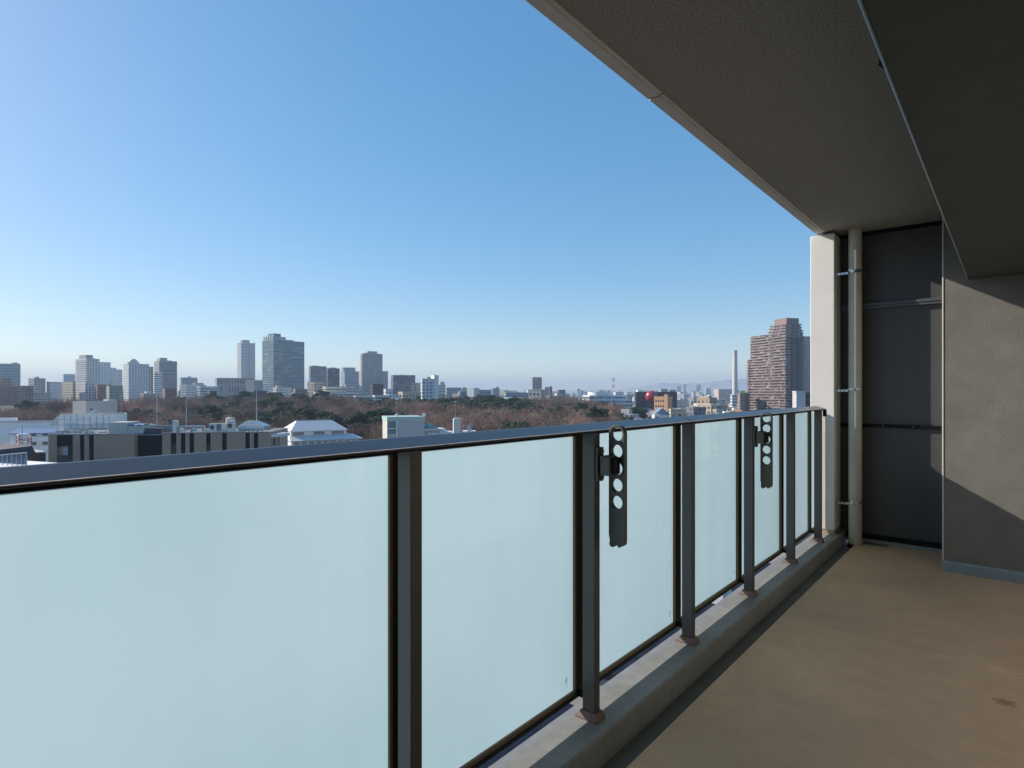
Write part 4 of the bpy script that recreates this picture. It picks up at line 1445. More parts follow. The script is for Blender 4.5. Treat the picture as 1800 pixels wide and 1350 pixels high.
for i in range(12):
    px = rg.uniform(322, 468)
    yy = rg.uniform(.7, 1.4)
    o, a, h = roofbox('roof_bracket', ['small green anchor bracket on the taupe roof edge', 'small white anchor block on the taupe roof edge'][i % 2], 'bracket', px, px + rg.uniform(1.5, 3), 757.2, 759.5, yy, .3, [P('anchor_green', (.10, .35, .30), .5), M_unit][i % 2], group=['green brackets on the taupe roof', 'white blocks on the taupe roof'][i % 2], base=T2 + .17)
for i in range(9):
    px = 100 + 10.5 * i
    o, a, h = roofbox('roof_block', 'grey plinth block along the left edge of the taupe roof', 'plinth', px, px + 6, 761.5, 764, .7, .5, [M_conc, M_unit, M_greyst][i % 3], group='plinths on the left taupe roof', base=T1 + .17)
rg = random.Random(31)
for i in range(7):
    px = 318 + 21 * i + rg.uniform(-4, 4)
    o, a, h = roofbox('roof_unit', 'small pale equipment box in the row behind the roof edge', 'equipment box', px, px + rg.uniform(5, 11), 754 + rg.uniform(-1.5, 1), 759, 3.4 + rg.uniform(0, 2), 1.0, [M_unit, M_greyst, M_pipegal][i % 3], group='equipment boxes on the taupe roof', base=T2)
for i in range(6):
    px = 97 + 15 * i + rg.uniform(-3, 3)
    o, a, h = roofbox('roof_unit', 'small grey equipment box on the left taupe roof', 'equipment box', px, px + rg.uniform(5, 10), 757.5 + rg.uniform(-1.5, 1), 762, 2.5 + rg.uniform(0, 2), 1.0, [M_greyst, M_pipegal, M_conc][i % 3], group='equipment boxes on the left taupe roof', base=T1)
for lab, pa, pb_, T, yy in (('thin white safety rail along the right taupe roof edge', 312, 468, T2, 1.0), ('thin white safety rail along the left taupe roof edge', 90, 190, T1, 1.0)):
    q = f1.A + f1.ex * f1.x(pa, yy) + f1.ey * yy
    W_ = f1.x(pb_, yy) - f1.x(pa, yy)
    rlr = thing('safety_rail', lab, 'rail', (q.x, q.y, GZ + T), f1.rz, 'safety rails on the taupe roof')
    k = MB()
    k.tube([(0, 0, .42), (W_, 0, .42)], .03, 6)
    k.build('rail_bar', M_unit, rlr)
    for i in range(13):
        boxo('rail_post', (W_ * i / 12 - .025, W_ * i / 12 + .025, -.025, .025, 0, .395), M_unit if i % 3 else P('anchor_green', (.10, .35, .30), .5), rlr)
# glazed skylight hut behind
q = f1.A + f1.ex * f1.x(417, 8) + f1.ey * 8
sk_ = thing('skylight', 'low hipped skylight of pale glass on the right of the taupe roof', 'skylight', (q.x, q.y, GZ + T2), f1.rz)
W_ = f1.x(464, 8) - f1.x(417, 8)
hS = f1.z(440, 741, 8) - T2
k = MB()
k.box(0, W_, 0, 4, 0, hS * .4)
k.build('skylight_base', M_beige, sk_)
k = MB()
A = [(0, 0, hS * .4 + .01), (W_, 0, hS * .4 + .01), (W_, 4, hS * .4 + .01), (0, 4, hS * .4 + .01)]
B2 = [(W_ * .22, 1.2, hS), (W_ * .62, 1.2, hS), (W_ * .62, 2.8, hS), (W_ * .22, 2.8, hS)]
for i in range(4):
    j = (i + 1) % 4
    k.face([A[i], A[j], B2[j], B2[i]])
k.face(B2)
k.build('skylight_glass', P('skylight_pale', (.38, .41, .43), .2, 2, .15), sk_)
# low annex at the right end with a yellow shrub
fx = Fr(472, 101, 506, 106)
an = fx.thing('annex', 'small flat-roofed annex at the right end of the taupe block', 'annex')
boxo('annex_wall', (0, fx.x(490), 0, 8, 0, fx.z(480, 768)), M_bbrick, an)
boxo('annex_roof', (-.3, fx.x(503), -.8, 8.2, fx.z(480, 767.8), fx.z(480, 762.5)), M_unit, an)
boxo('window', (fx.x(476), fx.x(486), -.05, .1, fx.z(480, 782), fx.z(480, 771)), M_dkwin, an)
for a in (474.5, 481, 488):
    boxo('annex_post', (fx.x(a), fx.x(a) + .18, -.5, -.3, 0, fx.z(480, 768.2)), M_conc, an)

# F2: long white building with a blue roof strip
f2 = Fr(-40, 212, 112, 218)
wb = f2.thing('school_building', 'long white building with a blue roof strip at far left', 'building')
zr = f2.z(40, 748)
zb = f2.z(60, 761)
boxo('upper_storey', (0, f2.x(150), 7, 20, 0, zr + .8), M_white, wb)
boxo('roof_edge', (0, f2.x(150), 6.6, 7.4, zr + .802, zr + 1.4), M_roofl, wb)
boxo('lower_wall', (f2.x(18), f2.x(125), 0, 6.99, 0, zb), M_white, wb)
k = MB()
k.face([(f2.x(16), -.8, zb + .01), (f2.x(126), -.8, zb + .01), (f2.x(126), 3.2, zb + 1.5), (f2.x(22), 3.2, zb + 1.5)])
k.face([(f2.x(16), -.8, zb - .25), (f2.x(126), -.8, zb - .25), (f2.x(126), -.8, zb + .01), (f2.x(16), -.8, zb + .01)])
k.face([(f2.x(16), -.8, zb - .25), (f2.x(16), -.8, zb + .01), (f2.x(22), 3.2, zb + 1.5), (f2.x(22), 3.2, zb - .25)])
k.build('blue_roof', P('roof_bright_blue', (.13, .23, .42), .5, 1, .1), wb)
for row, yy_ in enumerate((763.5, 779.5)):
    for c in (55, 75, 97):
        boxo('window', (f2.x(c), f2.x(c + 9), -.06, .05, f2.z(60, yy_ + 3), f2.z(60, yy_ - 2.8)), P('window_grey', (.16, .17, .165), .25), wb)
    boxo('balcony_front', (f2.x(50), f2.x(125), -1.6, -1.4, f2.z(60, yy_ + 12), f2.z(60, yy_ + 4.5)), M_white, wb)
for yy_ in (762, 781):
    boxo('window', (f2.x(-1), f2.x(4), 6.94, 7.05, f2.z(0, yy_ + 3, 7), f2.z(0, yy_ - 2.5, 7)), P('window_grey', (.16, .17, .165), .25), wb)
boxo('rooftop_wall', (f2.x(-40), f2.x(2), 9, 10, zr + 1.41, f2.z(0, 734.5, 9)), M_white, wb)
k = MB()
k.face([(f2.x(12), -2.2, f2.z(12, 777)), (f2.x(16), -2.2, f2.z(16, 777)), (f2.x(32), -2.2, f2.z(32, 787)), (f2.x(30), -2.2, f2.z(30, 791))])
k.face([(p[0], p[1] + 1.2, p[2]) for p in k.v][::-1])
k.build('stair_flight', M_white, wb)
TAKEN.append((at(40, 225).x, at(40, 225).y, 26))

# mesh-screened rooftop plant on a white block
f3 = Fr(100, 176, 216, 184)
pb = f3.thing('white_block', 'white block with a wrapped scaffold of pale sheeting on its roof', 'building')
zt = f3.z(150, 728.5, 5)
zb = f3.z(150, 755)
boxo('block_body', (f3.x(100), f3.x(216), 5, 16, 0, zt), M_white, pb)
boxo('roof_edge', (f3.x(100), f3.x(216.5), 4.8, 5.6, zt + .002, zt + .4), M_roofl, pb)
k = MB()
k.face([(f3.x(86, 5), 4.9, f3.z(86, 748, 5)), (f3.x(101, 5), 4.9, f3.z(101, 748, 5)), (f3.x(101, 5), 4.9, f3.z(101, 731, 5))])
k.face([(f3.x(86, 5), 4.9, f3.z(86, 748, 5)), (f3.x(101, 5), 4.9, f3.z(101, 731, 5)), (f3.x(101, 5), 9, f3.z(101, 731, 5)), (f3.x(86, 5), 9, f3.z(86, 748, 5))])
k.build('sloping_roof', P('pale_green_roof', (.50, .60, .54), .6), pb)
boxo('plant_deck', (f3.x(98), f3.x(194), 0, 4.7, 0, zb), M_conc, pb)
shm, sn, sl_, sb = base('sheeting')
sb.inputs['Base Color'].default_value = (.84, .86, .88, 1)
sb.inputs['Roughness'].default_value = .5
sb.inputs['Alpha'].default_value = .72
for i in range(6):
    xa = f3.x(101.5 + 15.2 * i) + .05
    xb = f3.x(101.5 + 15.2 * (i + 1)) - .05
    boxo('sheet_panel', (xa, xb, .3, .36, zb + .3, f3.z(150, 731.5)), shm, pb)
for i in range(9):
    xa = f3.x(101 + 11.4 * i)
    boxo('scaffold_post', (xa, xa + .12, .1, .22, zb, f3.z(150, 728 if i < 4 else 730.5)), P('scaffold_blue', (.30, .42, .56), .5) if i < 4 else M_greyst, pb)
for yy_ in (737, 746.5, 731):
    boxo('scaffold_rail', (f3.x(101), f3.x(192.5), .02, .09, f3.z(150, yy_), f3.z(150, yy_) + .1), M_greyst, pb)
rg = random.Random(4)
for i in range(6):
    px = 108 + 13 * i
    boxo('plant_unit', (f3.x(px), f3.x(px + rg.uniform(5, 9)), 1.2, 2.6, zb + .01, f3.z(150, rg.uniform(737, 747))), [M_unit, P('plant_tan', (.42, .36, .30), .6), M_greyst][i % 3], pb)
boxo('roof_tank', (f3.x(154), f3.x(168), 6.5, 9, zt + .41, f3.z(160, 722.5, 6.5)), P('tank_blue', (.36, .42, .50), .5), pb)
TAKEN.append((at(150, 190).x, at(150, 190).y, 14))
f4 = Fr(150, 205, 206, 214)
ph = f4.thing('stair_tower', 'plain grey stair tower rising behind the sheeted white block', 'tower')
boxo('tower_wall', (f4.x(151), f4.x(206), 0, 9, 0, f4.z(180, 705.5)), P('tower_grey', (.40, .40, .405), .8, .6, .06), ph)
boxo('tower_cap', (f4.x(192), f4.x(204), 1, 4, f4.z(180, 705.5) + .01, f4.z(195, 702)), M_unit, ph)
boxo('tower_coping', (f4.x(150.5), f4.x(206.5), -.15, .5, f4.z(180, 705.5) + .003, f4.z(180, 704.8)), M_roofl, ph)
boxo('window', (f4.x(158.5), f4.x(162.5), -.06, .05, f4.z(160, 721.5), f4.z(160, 718)), M_dkwin, ph)

# red-brown house, red-white lattice stand, railing at the lower left corner
f5 = Fr(-30, 78, 88, 84)
rb = f5.thing('house', 'dark red-brown building with a mansard roof at the lower left', 'house')
boxo('brown_wall', (f5.x(-30), f5.x(62), 0, 10, 0, f5.z(20, 800)), P('brown_cladding', (.10, .065, .06), .7, 3, .2, .2, 30), rb)
k = MB()
za, zb2 = f5.z(20, 800) + .01, f5.z(20, 790)
A = [(f5.x(-3), -.3, za), (f5.x(62), -.3, za), (f5.x(62), 10, za), (f5.x(-3), 10, za)]
B2 = [(f5.x(3), .8, zb2), (f5.x(60), .8, zb2 + .25), (f5.x(60), 9, zb2 + .25), (f5.x(3), 9, zb2)]
for i in range(4):
    j = (i + 1) % 4
    k.face([A[i], A[j], B2[j], B2[i]])
k.face(B2)
k.face(A[::-1])
k.build('mansard_roof', P('brown_roofing', (.075, .052, .052), .6, 3, .2), rb)
boxo('low_wing', (f5.x(62) + .02, f5.x(85), 1, 9, 0, f5.z(70, 797)), MATS['brown_cladding'], rb)
boxo('wing_roof', (f5.x(61) + .5, f5.x(85.5), .6, 9, f5.z(70, 797) + .01, f5.z(70, 795)), P('pale_flat_roof', (.52, .47, .44), .8), rb)
boxo('window', (f5.x(77), f5.x(83), .93, 1.05, f5.z(80, 811), f5.z(80, 801)), M_dkwin, rb)
boxo('window', (f5.x(48), f5.x(51), -.06, .05, f5.z(50, 802), f5.z(50, 796)), M_dkwin, rb)
lp = at(42, 125)
ls = thing('lattice_stand', 'red-and-white lattice stand carrying white drums, lower left', 'antenna stand', lp, f5.rz)
hS, hB = hz(763, 125), hz(790, 125)
for sx in (-1.1, 1.1):
    for sy in (-1.1, 1.1):
        k = MB()
        k.tube([(sx, sy, 0), (sx * .9, sy * .9, hS)], .09, 5)
        k.build('stand_leg', P('stand_red', (.42, .17, .16), .6), ls)
for j in range(6):
    z0, z1 = hB - 2 + (hS - hB + 2) * j / 6, hB - 2 + (hS - hB + 2) * (j + 1) / 6
    k = MB()
    for a, b in (((-1, -1), (1, -1)), ((1, -1), (1, 1)), ((1, 1), (-1, 1)), ((-1, 1), (-1, -1))):
        k.tube([(a[0], a[1], z0), (b[0], b[1], z1)], .05, 4)
        k.tube([(b[0], b[1], z0), (a[0], a[1], z1)], .05, 4)
    k.build('stand_brace', [MATS['stand_red'], M_white][j % 2], ls)
for z, r in ((hS - 1.6, .75), (hS, .95)):
    k = MB()
    k.cyl(-.2, -.3, r, r, z - .55, z + .1, 18)
    k.build('white_drum', M_white, ls, smooth=True)
pl_ = at(39, 118)
k = MB()
k.tube([(0, 0, 0), (0, 0, hz(748, 118))], .06, 6)
tag(k.build('lamp_pole', M_greyst, None, pl_), 'slim grey pole in front of the red-and-white lattice stand', 'pole')
f6 = Fr(-20, 56, 47, 54)
rt = f6.thing('roof_railing', 'pale blue mesh railing on a white roof slab, bottom left corner', 'railing')
zb = f6.z(20, 818.5)
boxo('roof_slab', (f6.x(-20), f6.x(56), -1.2, 3, zb - 3.5, zb), M_white, rt)
boxo('slab_support', (f6.x(-20), f6.x(50), -1, 2.8, 0, zb - 3.51), M_conc, rt)
M_prb = P('railing_pale_blue', (.36, .44, .54), .5)
for i in range(9):
    xa = f6.x(-20) + (f6.x(46.5) - f6.x(-20)) * i / 8
    h = .35 + .55 * i / 8
    boxo('railing_post', (xa - .025, xa + .025, 0, .05, zb, zb + h + .38), M_prb, rt)
k = MB()
xa, xb = f6.x(-20), f6.x(46.5)
k.tube([(xa, .025, zb + .74), (xb, .025, zb + 1.30)], .03, 6)
k.build('railing_bar', M_prb, rt)
k = MB()
k.tube([(xa, .025, zb + .12), (xb, .025, zb + .12)], .025, 6)
k.build('railing_bar', M_prb, rt)
shb = P('railing_screen', (.07, .12, .20), .4)
k = MB()
k.face([(xa, .06, zb + .16), (xb, .06, zb + .16), (xb, .06, zb + 1.26), (xa, .06, zb + .72)])
k.build('railing_screen', shb, rt)

# F4: hip-roofed white hall
f7 = Fr(511, 178, 636, 190)
hh = f7.thing('hall', 'white hall with a big pale hipped roof and a clerestory strip', 'hall')
M_hip = P('hip_roof_pale', (.64, .63, .63), .55, .8, .06, .1, 3, stretch=(6, 1, 1))
X = f7.x
zl0, zl1, zu0, zu1 = f7.z(570, 773), f7.z(570, 765), f7.z(570, 757), f7.z(560, 739.3, 7)
boxo('lower_wall', (X(512), X(630), 0, 16, 0, zl0), M_white, hh)
for j in range(9):
    xa = X(515) + (X(628) - X(515)) * j / 9
    boxo('window', (xa + .3, xa + 1.9, -.06, .05, zl0 - 2.2, zl0 - .5), P('window_bluegrey', (.18, .22, .26), .2), hh)
k = MB()
A = [(X(509.5), -1.2, zl0 + .01), (X(636), -1.2, zl0 + .01), (X(636), 16.8, zl0 + .01), (X(509.5), 16.8, zl0 + .01)]
B2 = [(X(512.5), 2.4, zl1), (X(624), 2.4, zl1), (X(624), 14, zl1), (X(512.5), 14, zl1)]
for i in range(4):
    j = (i + 1) % 4
    k.face([A[i], A[j], B2[j], B2[i]])
k.face(A[::-1])
k.build('lower_roof', M_hip, hh)
boxo('gutter_edge', (X(509.5), X(636), -1.30, -1.205, zl0 - .25, zl0 + .06), P('edge_grey', (.28, .29, .31), .5), hh)
boxo('clerestory_wall', (X(515), X(613), 2.6, 13, zl1 - .3, zu0), M_white, hh)
for a, b in ((518, 538), (556, 575), (587, 609)):
    boxo('clerestory_window', (X(a), X(b), 2.52, 2.65, zl1 + .15, zu0 - .3), P('clerestory_glass', (.22, .23, .24), .25), hh)
    boxo('dormer_hood', (X(a - 1.5), X(b + 1), 1.5, 2.58, zu0 - .28, zu0 + .0), M_hip, hh)
k = MB()
A = [(X(513), 1.6, zu0 + .01), (X(615), 1.6, zu0 + .01), (X(615), 14, zu0 + .01), (X(513), 14, zu0 + .01)]
B2 = [(X(521, 7), 7, zu1), (X(584, 7), 7, zu1), (X(584, 7), 8.5, zu1), (X(521, 7), 8.5, zu1)]
for i in range(4):
    j = (i + 1) % 4
    k.face([A[i], A[j], B2[j], B2[i]])
k.face(B2)
k.face(A[::-1])
k.build('hip_roof', M_hip, hh)
boxo('ridge_cap', (X(521, 7), X(584, 7), 7.3, 8.2, zu1 + .01, zu1 + .2), MATS['edge_grey'], hh)
TAKEN.append((at(572, 192).x, at(572, 192).y, 14))

# F5: beige block with green parapet, dish aerial, glass roof
f8 = Fr(680, 146, 746, 149)
X = f8.x
bb = f8.thing('apartment_block', 'beige windowless block with a mint green roof rim and antennas', 'apartment block')
zt = f8.z(715, 740)
boxo('blank_wall', (X(698.5), X(746), 0, 11, 0, zt), P('pale_lilac_render', (.50, .49, .49), .8, .6, .05), bb)
boxo('side_wall', (X(681.5), X(698), .6, 11, 0, zt - .02), P('cream_render', (.58, .55, .47), .8, .6, .06), bb)
boxo('white_pier', (X(680), X(682), 0, .9, 0, zt + .3), M_white, bb)
boxo('white_pier', (X(696.4), X(698.4), -.1, .58, 0, zt), M_white, bb)
for a, b in ((742, 752), (754, 763)):
    boxo('balcony_glass', (X(682.5), X(696), .45, .59, f8.z(690, b), f8.z(690, a)), P('balcony_glass_grey', (.22, .27, .30), .15), bb)
    boxo('balcony_slab', (X(681), X(697), -.1, .44, f8.z(690, b + 2.2), f8.z(690, b + .8)), M_white, bb)
boxo('roof_rim', (X(680.3), X(746.2), -.12, 11.1, zt + .005, f8.z(715, 733.2)), P('mint_parapet', (.42, .56, .52), .6, 1, .08), bb)
boxo('white_coping', (X(680), X(746.4), -.2, .5, f8.z(715, 733.2) + .004, f8.z(715, 732.2)), M_white, bb)
zr = f8.z(715, 732.2)


def stood(name, label, cat, px, ytop, D, zbase, r=.05, mat=None, parts=None):
    t = thing(name, label, cat, at(px, D, zbase), AL)
    h = (HZ - ytop) / F * D - zbase
    k = MB()
    k.tube([(0, 0, 0), (0, 0, h)], [r * 1.25, r * .8], 8)
    k.build('pole', mat or M_greyst, t)
    return t, h


Dd = f8.D(745, 2)
t, h = stood('satellite_dish', 'white satellite dish on a post at the right end of the mint rim', 'dish', 745.5, 729, Dd, GZ + zr)
k = MB()
rn = 16
for i in range(rn):
    a0, a1 = 2 * math.pi * i / rn, 2 * math.pi * (i + 1) / rn
    k.face([(0, -.05, h), (.5 * math.cos(a0), -.22, h + .5 * math.sin(a0)), (.5 * math.cos(a1), -.22, h + .5 * math.sin(a1))])
k.build('dish', M_white, t, smooth=True)
boxo('feed_horn', (-.05, .05, -.55, -.4, h - .05, h + .08), M_greyst, t)
for px, lab in ((722, 'small white dish aerial on the mint roof, left of a pair'), (726.5, 'small white dish aerial on the mint roof, right of a pair')):
    t, h = stood('dish_aerial', lab, 'dish', px, 730.2, f8.D(px, 3), GZ + zr, .03, group if False else None)
    k = MB()
    k.cyl(0, 0, .22, .22, h - .1, h + .16, 12)
    k.build('dish', M_unit, t)
t, h = stood('antenna_mast', 'tall antenna pole with a small white head over the mint roof box', 'antenna', 697.5, 702, f8.D(697, 3), GZ + zr, .05)
boxo('antenna_head', (-.3, .3, -.1, .1, h - .1, h + .25), M_white, t)
t, h = stood('antenna_mast', 'thin bare antenna pole over the middle of the mint roof', 'antenna', 712.5, 711, f8.D(712, 3), GZ + zr, .035)
o, a, h = roofbox('roof_hatch', 'pale roof hatch at the foot of the left antenna on the mint roof', 'hatch', 695.5, 700.5, 728, 733, 2.2, .8, M_unit, f8, base=zr)
f9 = Fr(747, 150, 794, 153)
X = f9.x
ah = f9.thing('annex', 'low grey annex with a glazed roof terrace right of the mint-rimmed block', 'annex')
boxo('annex_wall', (X(746.5), X(774), .3, 10, 0, f9.z(760, 757)), M_conc, ah)
boxo('annex_band', (X(746.5), X(775), .0, .29, f9.z(760, 757), f9.z(760, 754)), P('pink_white_band', (.60, .56, .55), .7), ah)
for a in (753.5, 759.5, 765.5):
    boxo('window', (X(a), X(a + 3.5), .22, .31, f9.z(760, 766), f9.z(760, 760.5)), M_unit, ah)
k = MB()
z0, z1 = f9.z(760, 754) + .01, f9.z(760, 745.5)
k.face([(X(747), 1, z0), (X(772), 1, z0), (X(763), 3, z1), (X(748), 3, z1)])
k.face([(X(772), 1, z0), (X(772), 6, z0), (X(763), 3, z1)])
k.build('glazed_roof', P('green_glass', (.16, .22, .21), .12, 2, .3), ah)
for a, b in ((747, 748), (753, 752), (759, 756.5), (765, 760), (772, 763)):
    k = MB()
    k.tube([(X(a), .97, z0 + .02), (X(b), 2.97, z1 + .03)], .06, 5)
    k.build('glazing_bar', M_white, ah)
for j, (px, y) in enumerate(((770, 753), (783, 758.5))):
    k = MB()
    wv = 1.9 if j == 0 else 2.6
    for i in range(10):
        a0, a1 = math.pi * i / 10, math.pi * (i + 1) / 10
        k.face([(-wv * math.cos(a0), 0, .9 * math.sin(a0)), (-wv * math.cos(a1), 0, .9 * math.sin(a1)), (-wv * math.cos(a1), 4, .9 * math.sin(a1)), (-wv * math.cos(a0), 4, .9 * math.sin(a0))][::-1])
    k.face([(-wv * math.cos(math.pi * i / 10), 0, .9 * math.sin(math.pi * i / 10)) for i in range(11)])
    q = at(px, 158, py=y + 6)
    ob = tag(k.build('canopy', M_white, None, q, AL, smooth=True), ['white rounded canopy roof beside the glazed terrace', 'lower white rounded canopy roof left of the white chimney block'][j], 'canopy')
    boxo('canopy_base', (-wv, wv, .1, 3.9, GZ - q.z, -.01), M_white, ob)
# white chimney block and tank tower
wc = thing('chimney_block', 'white square chimney block standing up beyond the handrail', 'chimney', at(799, 140), AL + R(10) - math.atan((799 - CX) / F))
hC = hz(736, 140)
boxo('chimney_stack', (0, 1.5, 0, 1.2, 0, hC), P('stack_white', (.64, .62, .57), .7, 1, .05), wc, bevel=.03)
boxo('stack_pier', (-.22, -.02, .05, .9, 0, hC - .1), M_white, wc)
boxo('stack_cap', (-.05, 1.55, -.05, 1.25, hC + .005, hC + .1), M_white, wc)
t, h = stood('antenna_mast', 'thin pole with a white head behind the white chimney block', 'antenna', 800.5, 706, 142, hC + GZ + .1, .045)
boxo('antenna_head', (-.25, .25, -.1, .1, h - .1, h + .12), M_white, t)
tt = thing('tank_stand', 'small white slatted tank on a roof stand right of the chimney block', 'tank', at(820.5, 160), AL)
hT, hB_ = hz(747.5, 160), hz(758, 160)
boxo('stand_base', (-1.2, 2.2, 0, 4, 0, hB_), M_white, tt)
boxo('tank_body', (.1, 1.1, .5, 1.5, hB_ + .01, hT), M_greyst, tt)
for z in (.25, .5, .75):
    boxo('tank_band', (.05, 1.15, .45, 1.55, hB_ + (hT - hB_) * z, hB_ + (hT - hB_) * z + .12), M_white, tt)
for px, y in ((828, 744), (830.5, 742)):
    k = MB()
    k.tube([(0, 0, 0), (0, 0, (HZ - y) / F * 161 - GZ - hB_ - .02)], .03, 5)
    q = at(px, 161, GZ + hB_ + .02)
    c_ = k.build('aerial_rod', M_greyst, tt)
    c_.matrix_parent_inverse = Matrix.LocRotScale(tt.location, tt.rotation_euler, None).inverted()
    c_.location = q
# tall slim lighting masts over the taupe roof
for px, y, D, lab in ((213, 688, 165, 'slim pale mast rising behind the sheeted block'), (276, 687, 108, 'slim pale mast, left of the three over the taupe roof'), (327.5, 684, 108, 'slim pale mast, middle of the three over the taupe roof'), (451, 685, 110, 'slim pale mast, right of the three over the taupe roof')):
    t = thing('lightning_mast', lab, 'mast', at(px, D, GZ + (T2 if D < 120 else 0)))
    z0 = GZ + (T2 if D < 120 else 0)
    h = (HZ - y) / F * D - z0
    k = MB()
    k.tube([(0, 0, 0), (0, 0, h)], [.085, .045], 8)
    k.build('mast_tube', P('mast_paint', (.60, .62, .64), .4), t)
    k = MB()
    k.cyl(0, 0, .16, .12, 0, .25, 10)
    k.build('mast_foot', M_conc, t)
# courtyard wall and roofs seen through the slit under the glass
lo = thing('low_building', 'dark slate-roofed building glimpsed through the slit under the glass', 'building', (-17, 9, GZ))
boxo('slate_roof', (-12, 9, -14, 20, 8, 8.5), P('slate_blue', (.016, .022, .038), 1.0, 1, .3, spec=.05), lo)
boxo('slate_walls', (-11.5, 8.5, -13.5, 19.5, 0, 7.99), M_slot, lo)
for i in range(7):
    boxo('roof_rib', (-11 + 3.2 * i, -10.9 + 3.2 * i, -13.9, 19.9, 8.51, 8.6), M_dkst, lo)
for cy, h, mm, lab in ((48, 9, P('slate_navy', (.02, .026, .04), 1.0, 1, .3, spec=.05), 'dark navy roof below, second one along the slit under the glass'), (84, 10.5, P('slate_grey', (.05, .052, .06), 1.0, 1, .3, spec=.05), 'dark grey roof below, third one along the slit under the glass'), (118, 8.5, M_rbrown, 'brown roof below, farthest along the slit under the glass')):
    lo2 = thing('low_building', lab, 'building', (-24, cy, GZ))
    boxo('flat_roof', (-14, 16, -16, 15, h, h + .5), mm, lo2)
    boxo('walls', (-13.5, 15.5, -15.5, 14.5, 0, h - .01), M_conc, lo2)
    for i in range(5):
        boxo('roof_unit', (-11 + 5 * i, -9 + 5 * i, -9 + 3 * i, -7 + 3 * i, h + .51, h + 1.5), M_unit, lo2)

# ================================================================== TREES
def rv(r):
    while True:
        v = Vector((r.uniform(-1, 1), r.uniform(-1, 1), r.uniform(-1, 1)))
        if .05 < v.length < 1:
            return v


def tri_mesh(name, V, Fc, mat):
    me = bpy.data.meshes.new(name)
    me.from_pydata(V, [], Fc)
    me.materials.append(mat)
    me.update()
    return me


def leafmat(name, col, vary, hue=0.0, rough=.8):
    m, n, l, b = base(name)
    oi = n.new('ShaderNodeObjectInfo')
    geo = n.new('ShaderNodeNewGeometry')
    tc = n.new('ShaderNodeTexCoord')
    nz = n.new('ShaderNodeTexNoise')
    nz.inputs['Scale'].default_value = .35
    l.new(tc.outputs['Object'], nz.inputs['Vector'])
    hs = n.new('ShaderNodeHueSaturation')
    hs.inputs['Color'].default_value = (*col, 1)
    v = mathn(n, l, 'MULTIPLY_ADD', oi.outputs['Random'], vary)
    v.node.inputs[2].default_value = 1 - vary * .55
    v2 = mathn(n, l, 'MULTIPLY_ADD', nz.outputs['Fac'], .9)
    v2.node.inputs[2].default_value = .55
    l.new(mathn(n, l, 'MULTIPLY', v, v2), hs.inputs['Value'])
    wn2 = n.new('ShaderNodeTexWhiteNoise')
    wn2.noise_dimensions = '1D'
    l.new(oi.outputs['Random'], wn2.inputs['W'])
    h = mathn(n, l, 'MULTIPLY_ADD', wn2.outputs['Value'], hue)
    h.node.inputs[2].default_value = .5 - hue / 2
    l.new(h, hs.inputs['Hue'])
    l.new(hs.outputs[0], b.inputs['Base Color'])
    b.inputs['Roughness'].default_value = rough
    b.inputs['Specular IOR Level'].default_value = .2
    return m


M_bark = P('bark', (0.10, 0.08, 0.068), 0.9, 3, .3)
M_twig = leafmat('bare_twigs', (0.33, 0.215, 0.165), .95, .07)
M_ever = leafmat('evergreen_leaves', (0.046, 0.074, 0.034), .7, .05)
M_olive = leafmat('olive_leaves', (0.13, 0.105, 0.035), .4, .03)
M_red = leafmat('red_leaves', (0.27, 0.060, 0.040), .4, .03)


def limb_set(r, H, spread, n):
    out = []
    z0 = H * r.uniform(.22, .34)
    for i in range(n):
        a = 2 * math.pi * i / n + r.uniform(-.4, .4)
        e = r.uniform(.45, 1.2)
        L = H * r.uniform(.4, .6)
        p = [Vector((0, 0, z0 * r.uniform(.8, 1.3)))]
        d = Vector((math.cos(a) * math.cos(e), math.sin(a) * math.cos(e), math.sin(e)))
        for s in range(4):
            d = (d + Vector((math.cos(a), math.sin(a), 0)) * .10 + rv(r) * .22 + Vector((0, 0, .1))).normalized()
            p.append(p[-1] + d * L / 4 * spread)
        out.append(p)
    return out


def trunk_mesh(r, H, limbs, rad):
    k = MB()
    k.tube([(0, 0, -1.0), (0.05 * H * r.uniform(-1, 1) * .4, 0, H * .3), (0, 0.02 * H, H * .62)], [rad, rad * .7, rad * .3], 6)
    for p in limbs:
        k.tube(p, [rad * .45, rad * .34, rad * .22, rad * .13, rad * .06], 5)
    me = bpy.data.meshes.new('trunk')
    me.from_pydata(k.v, [], k.f)
    me.materials.append(M_bark)
    return me


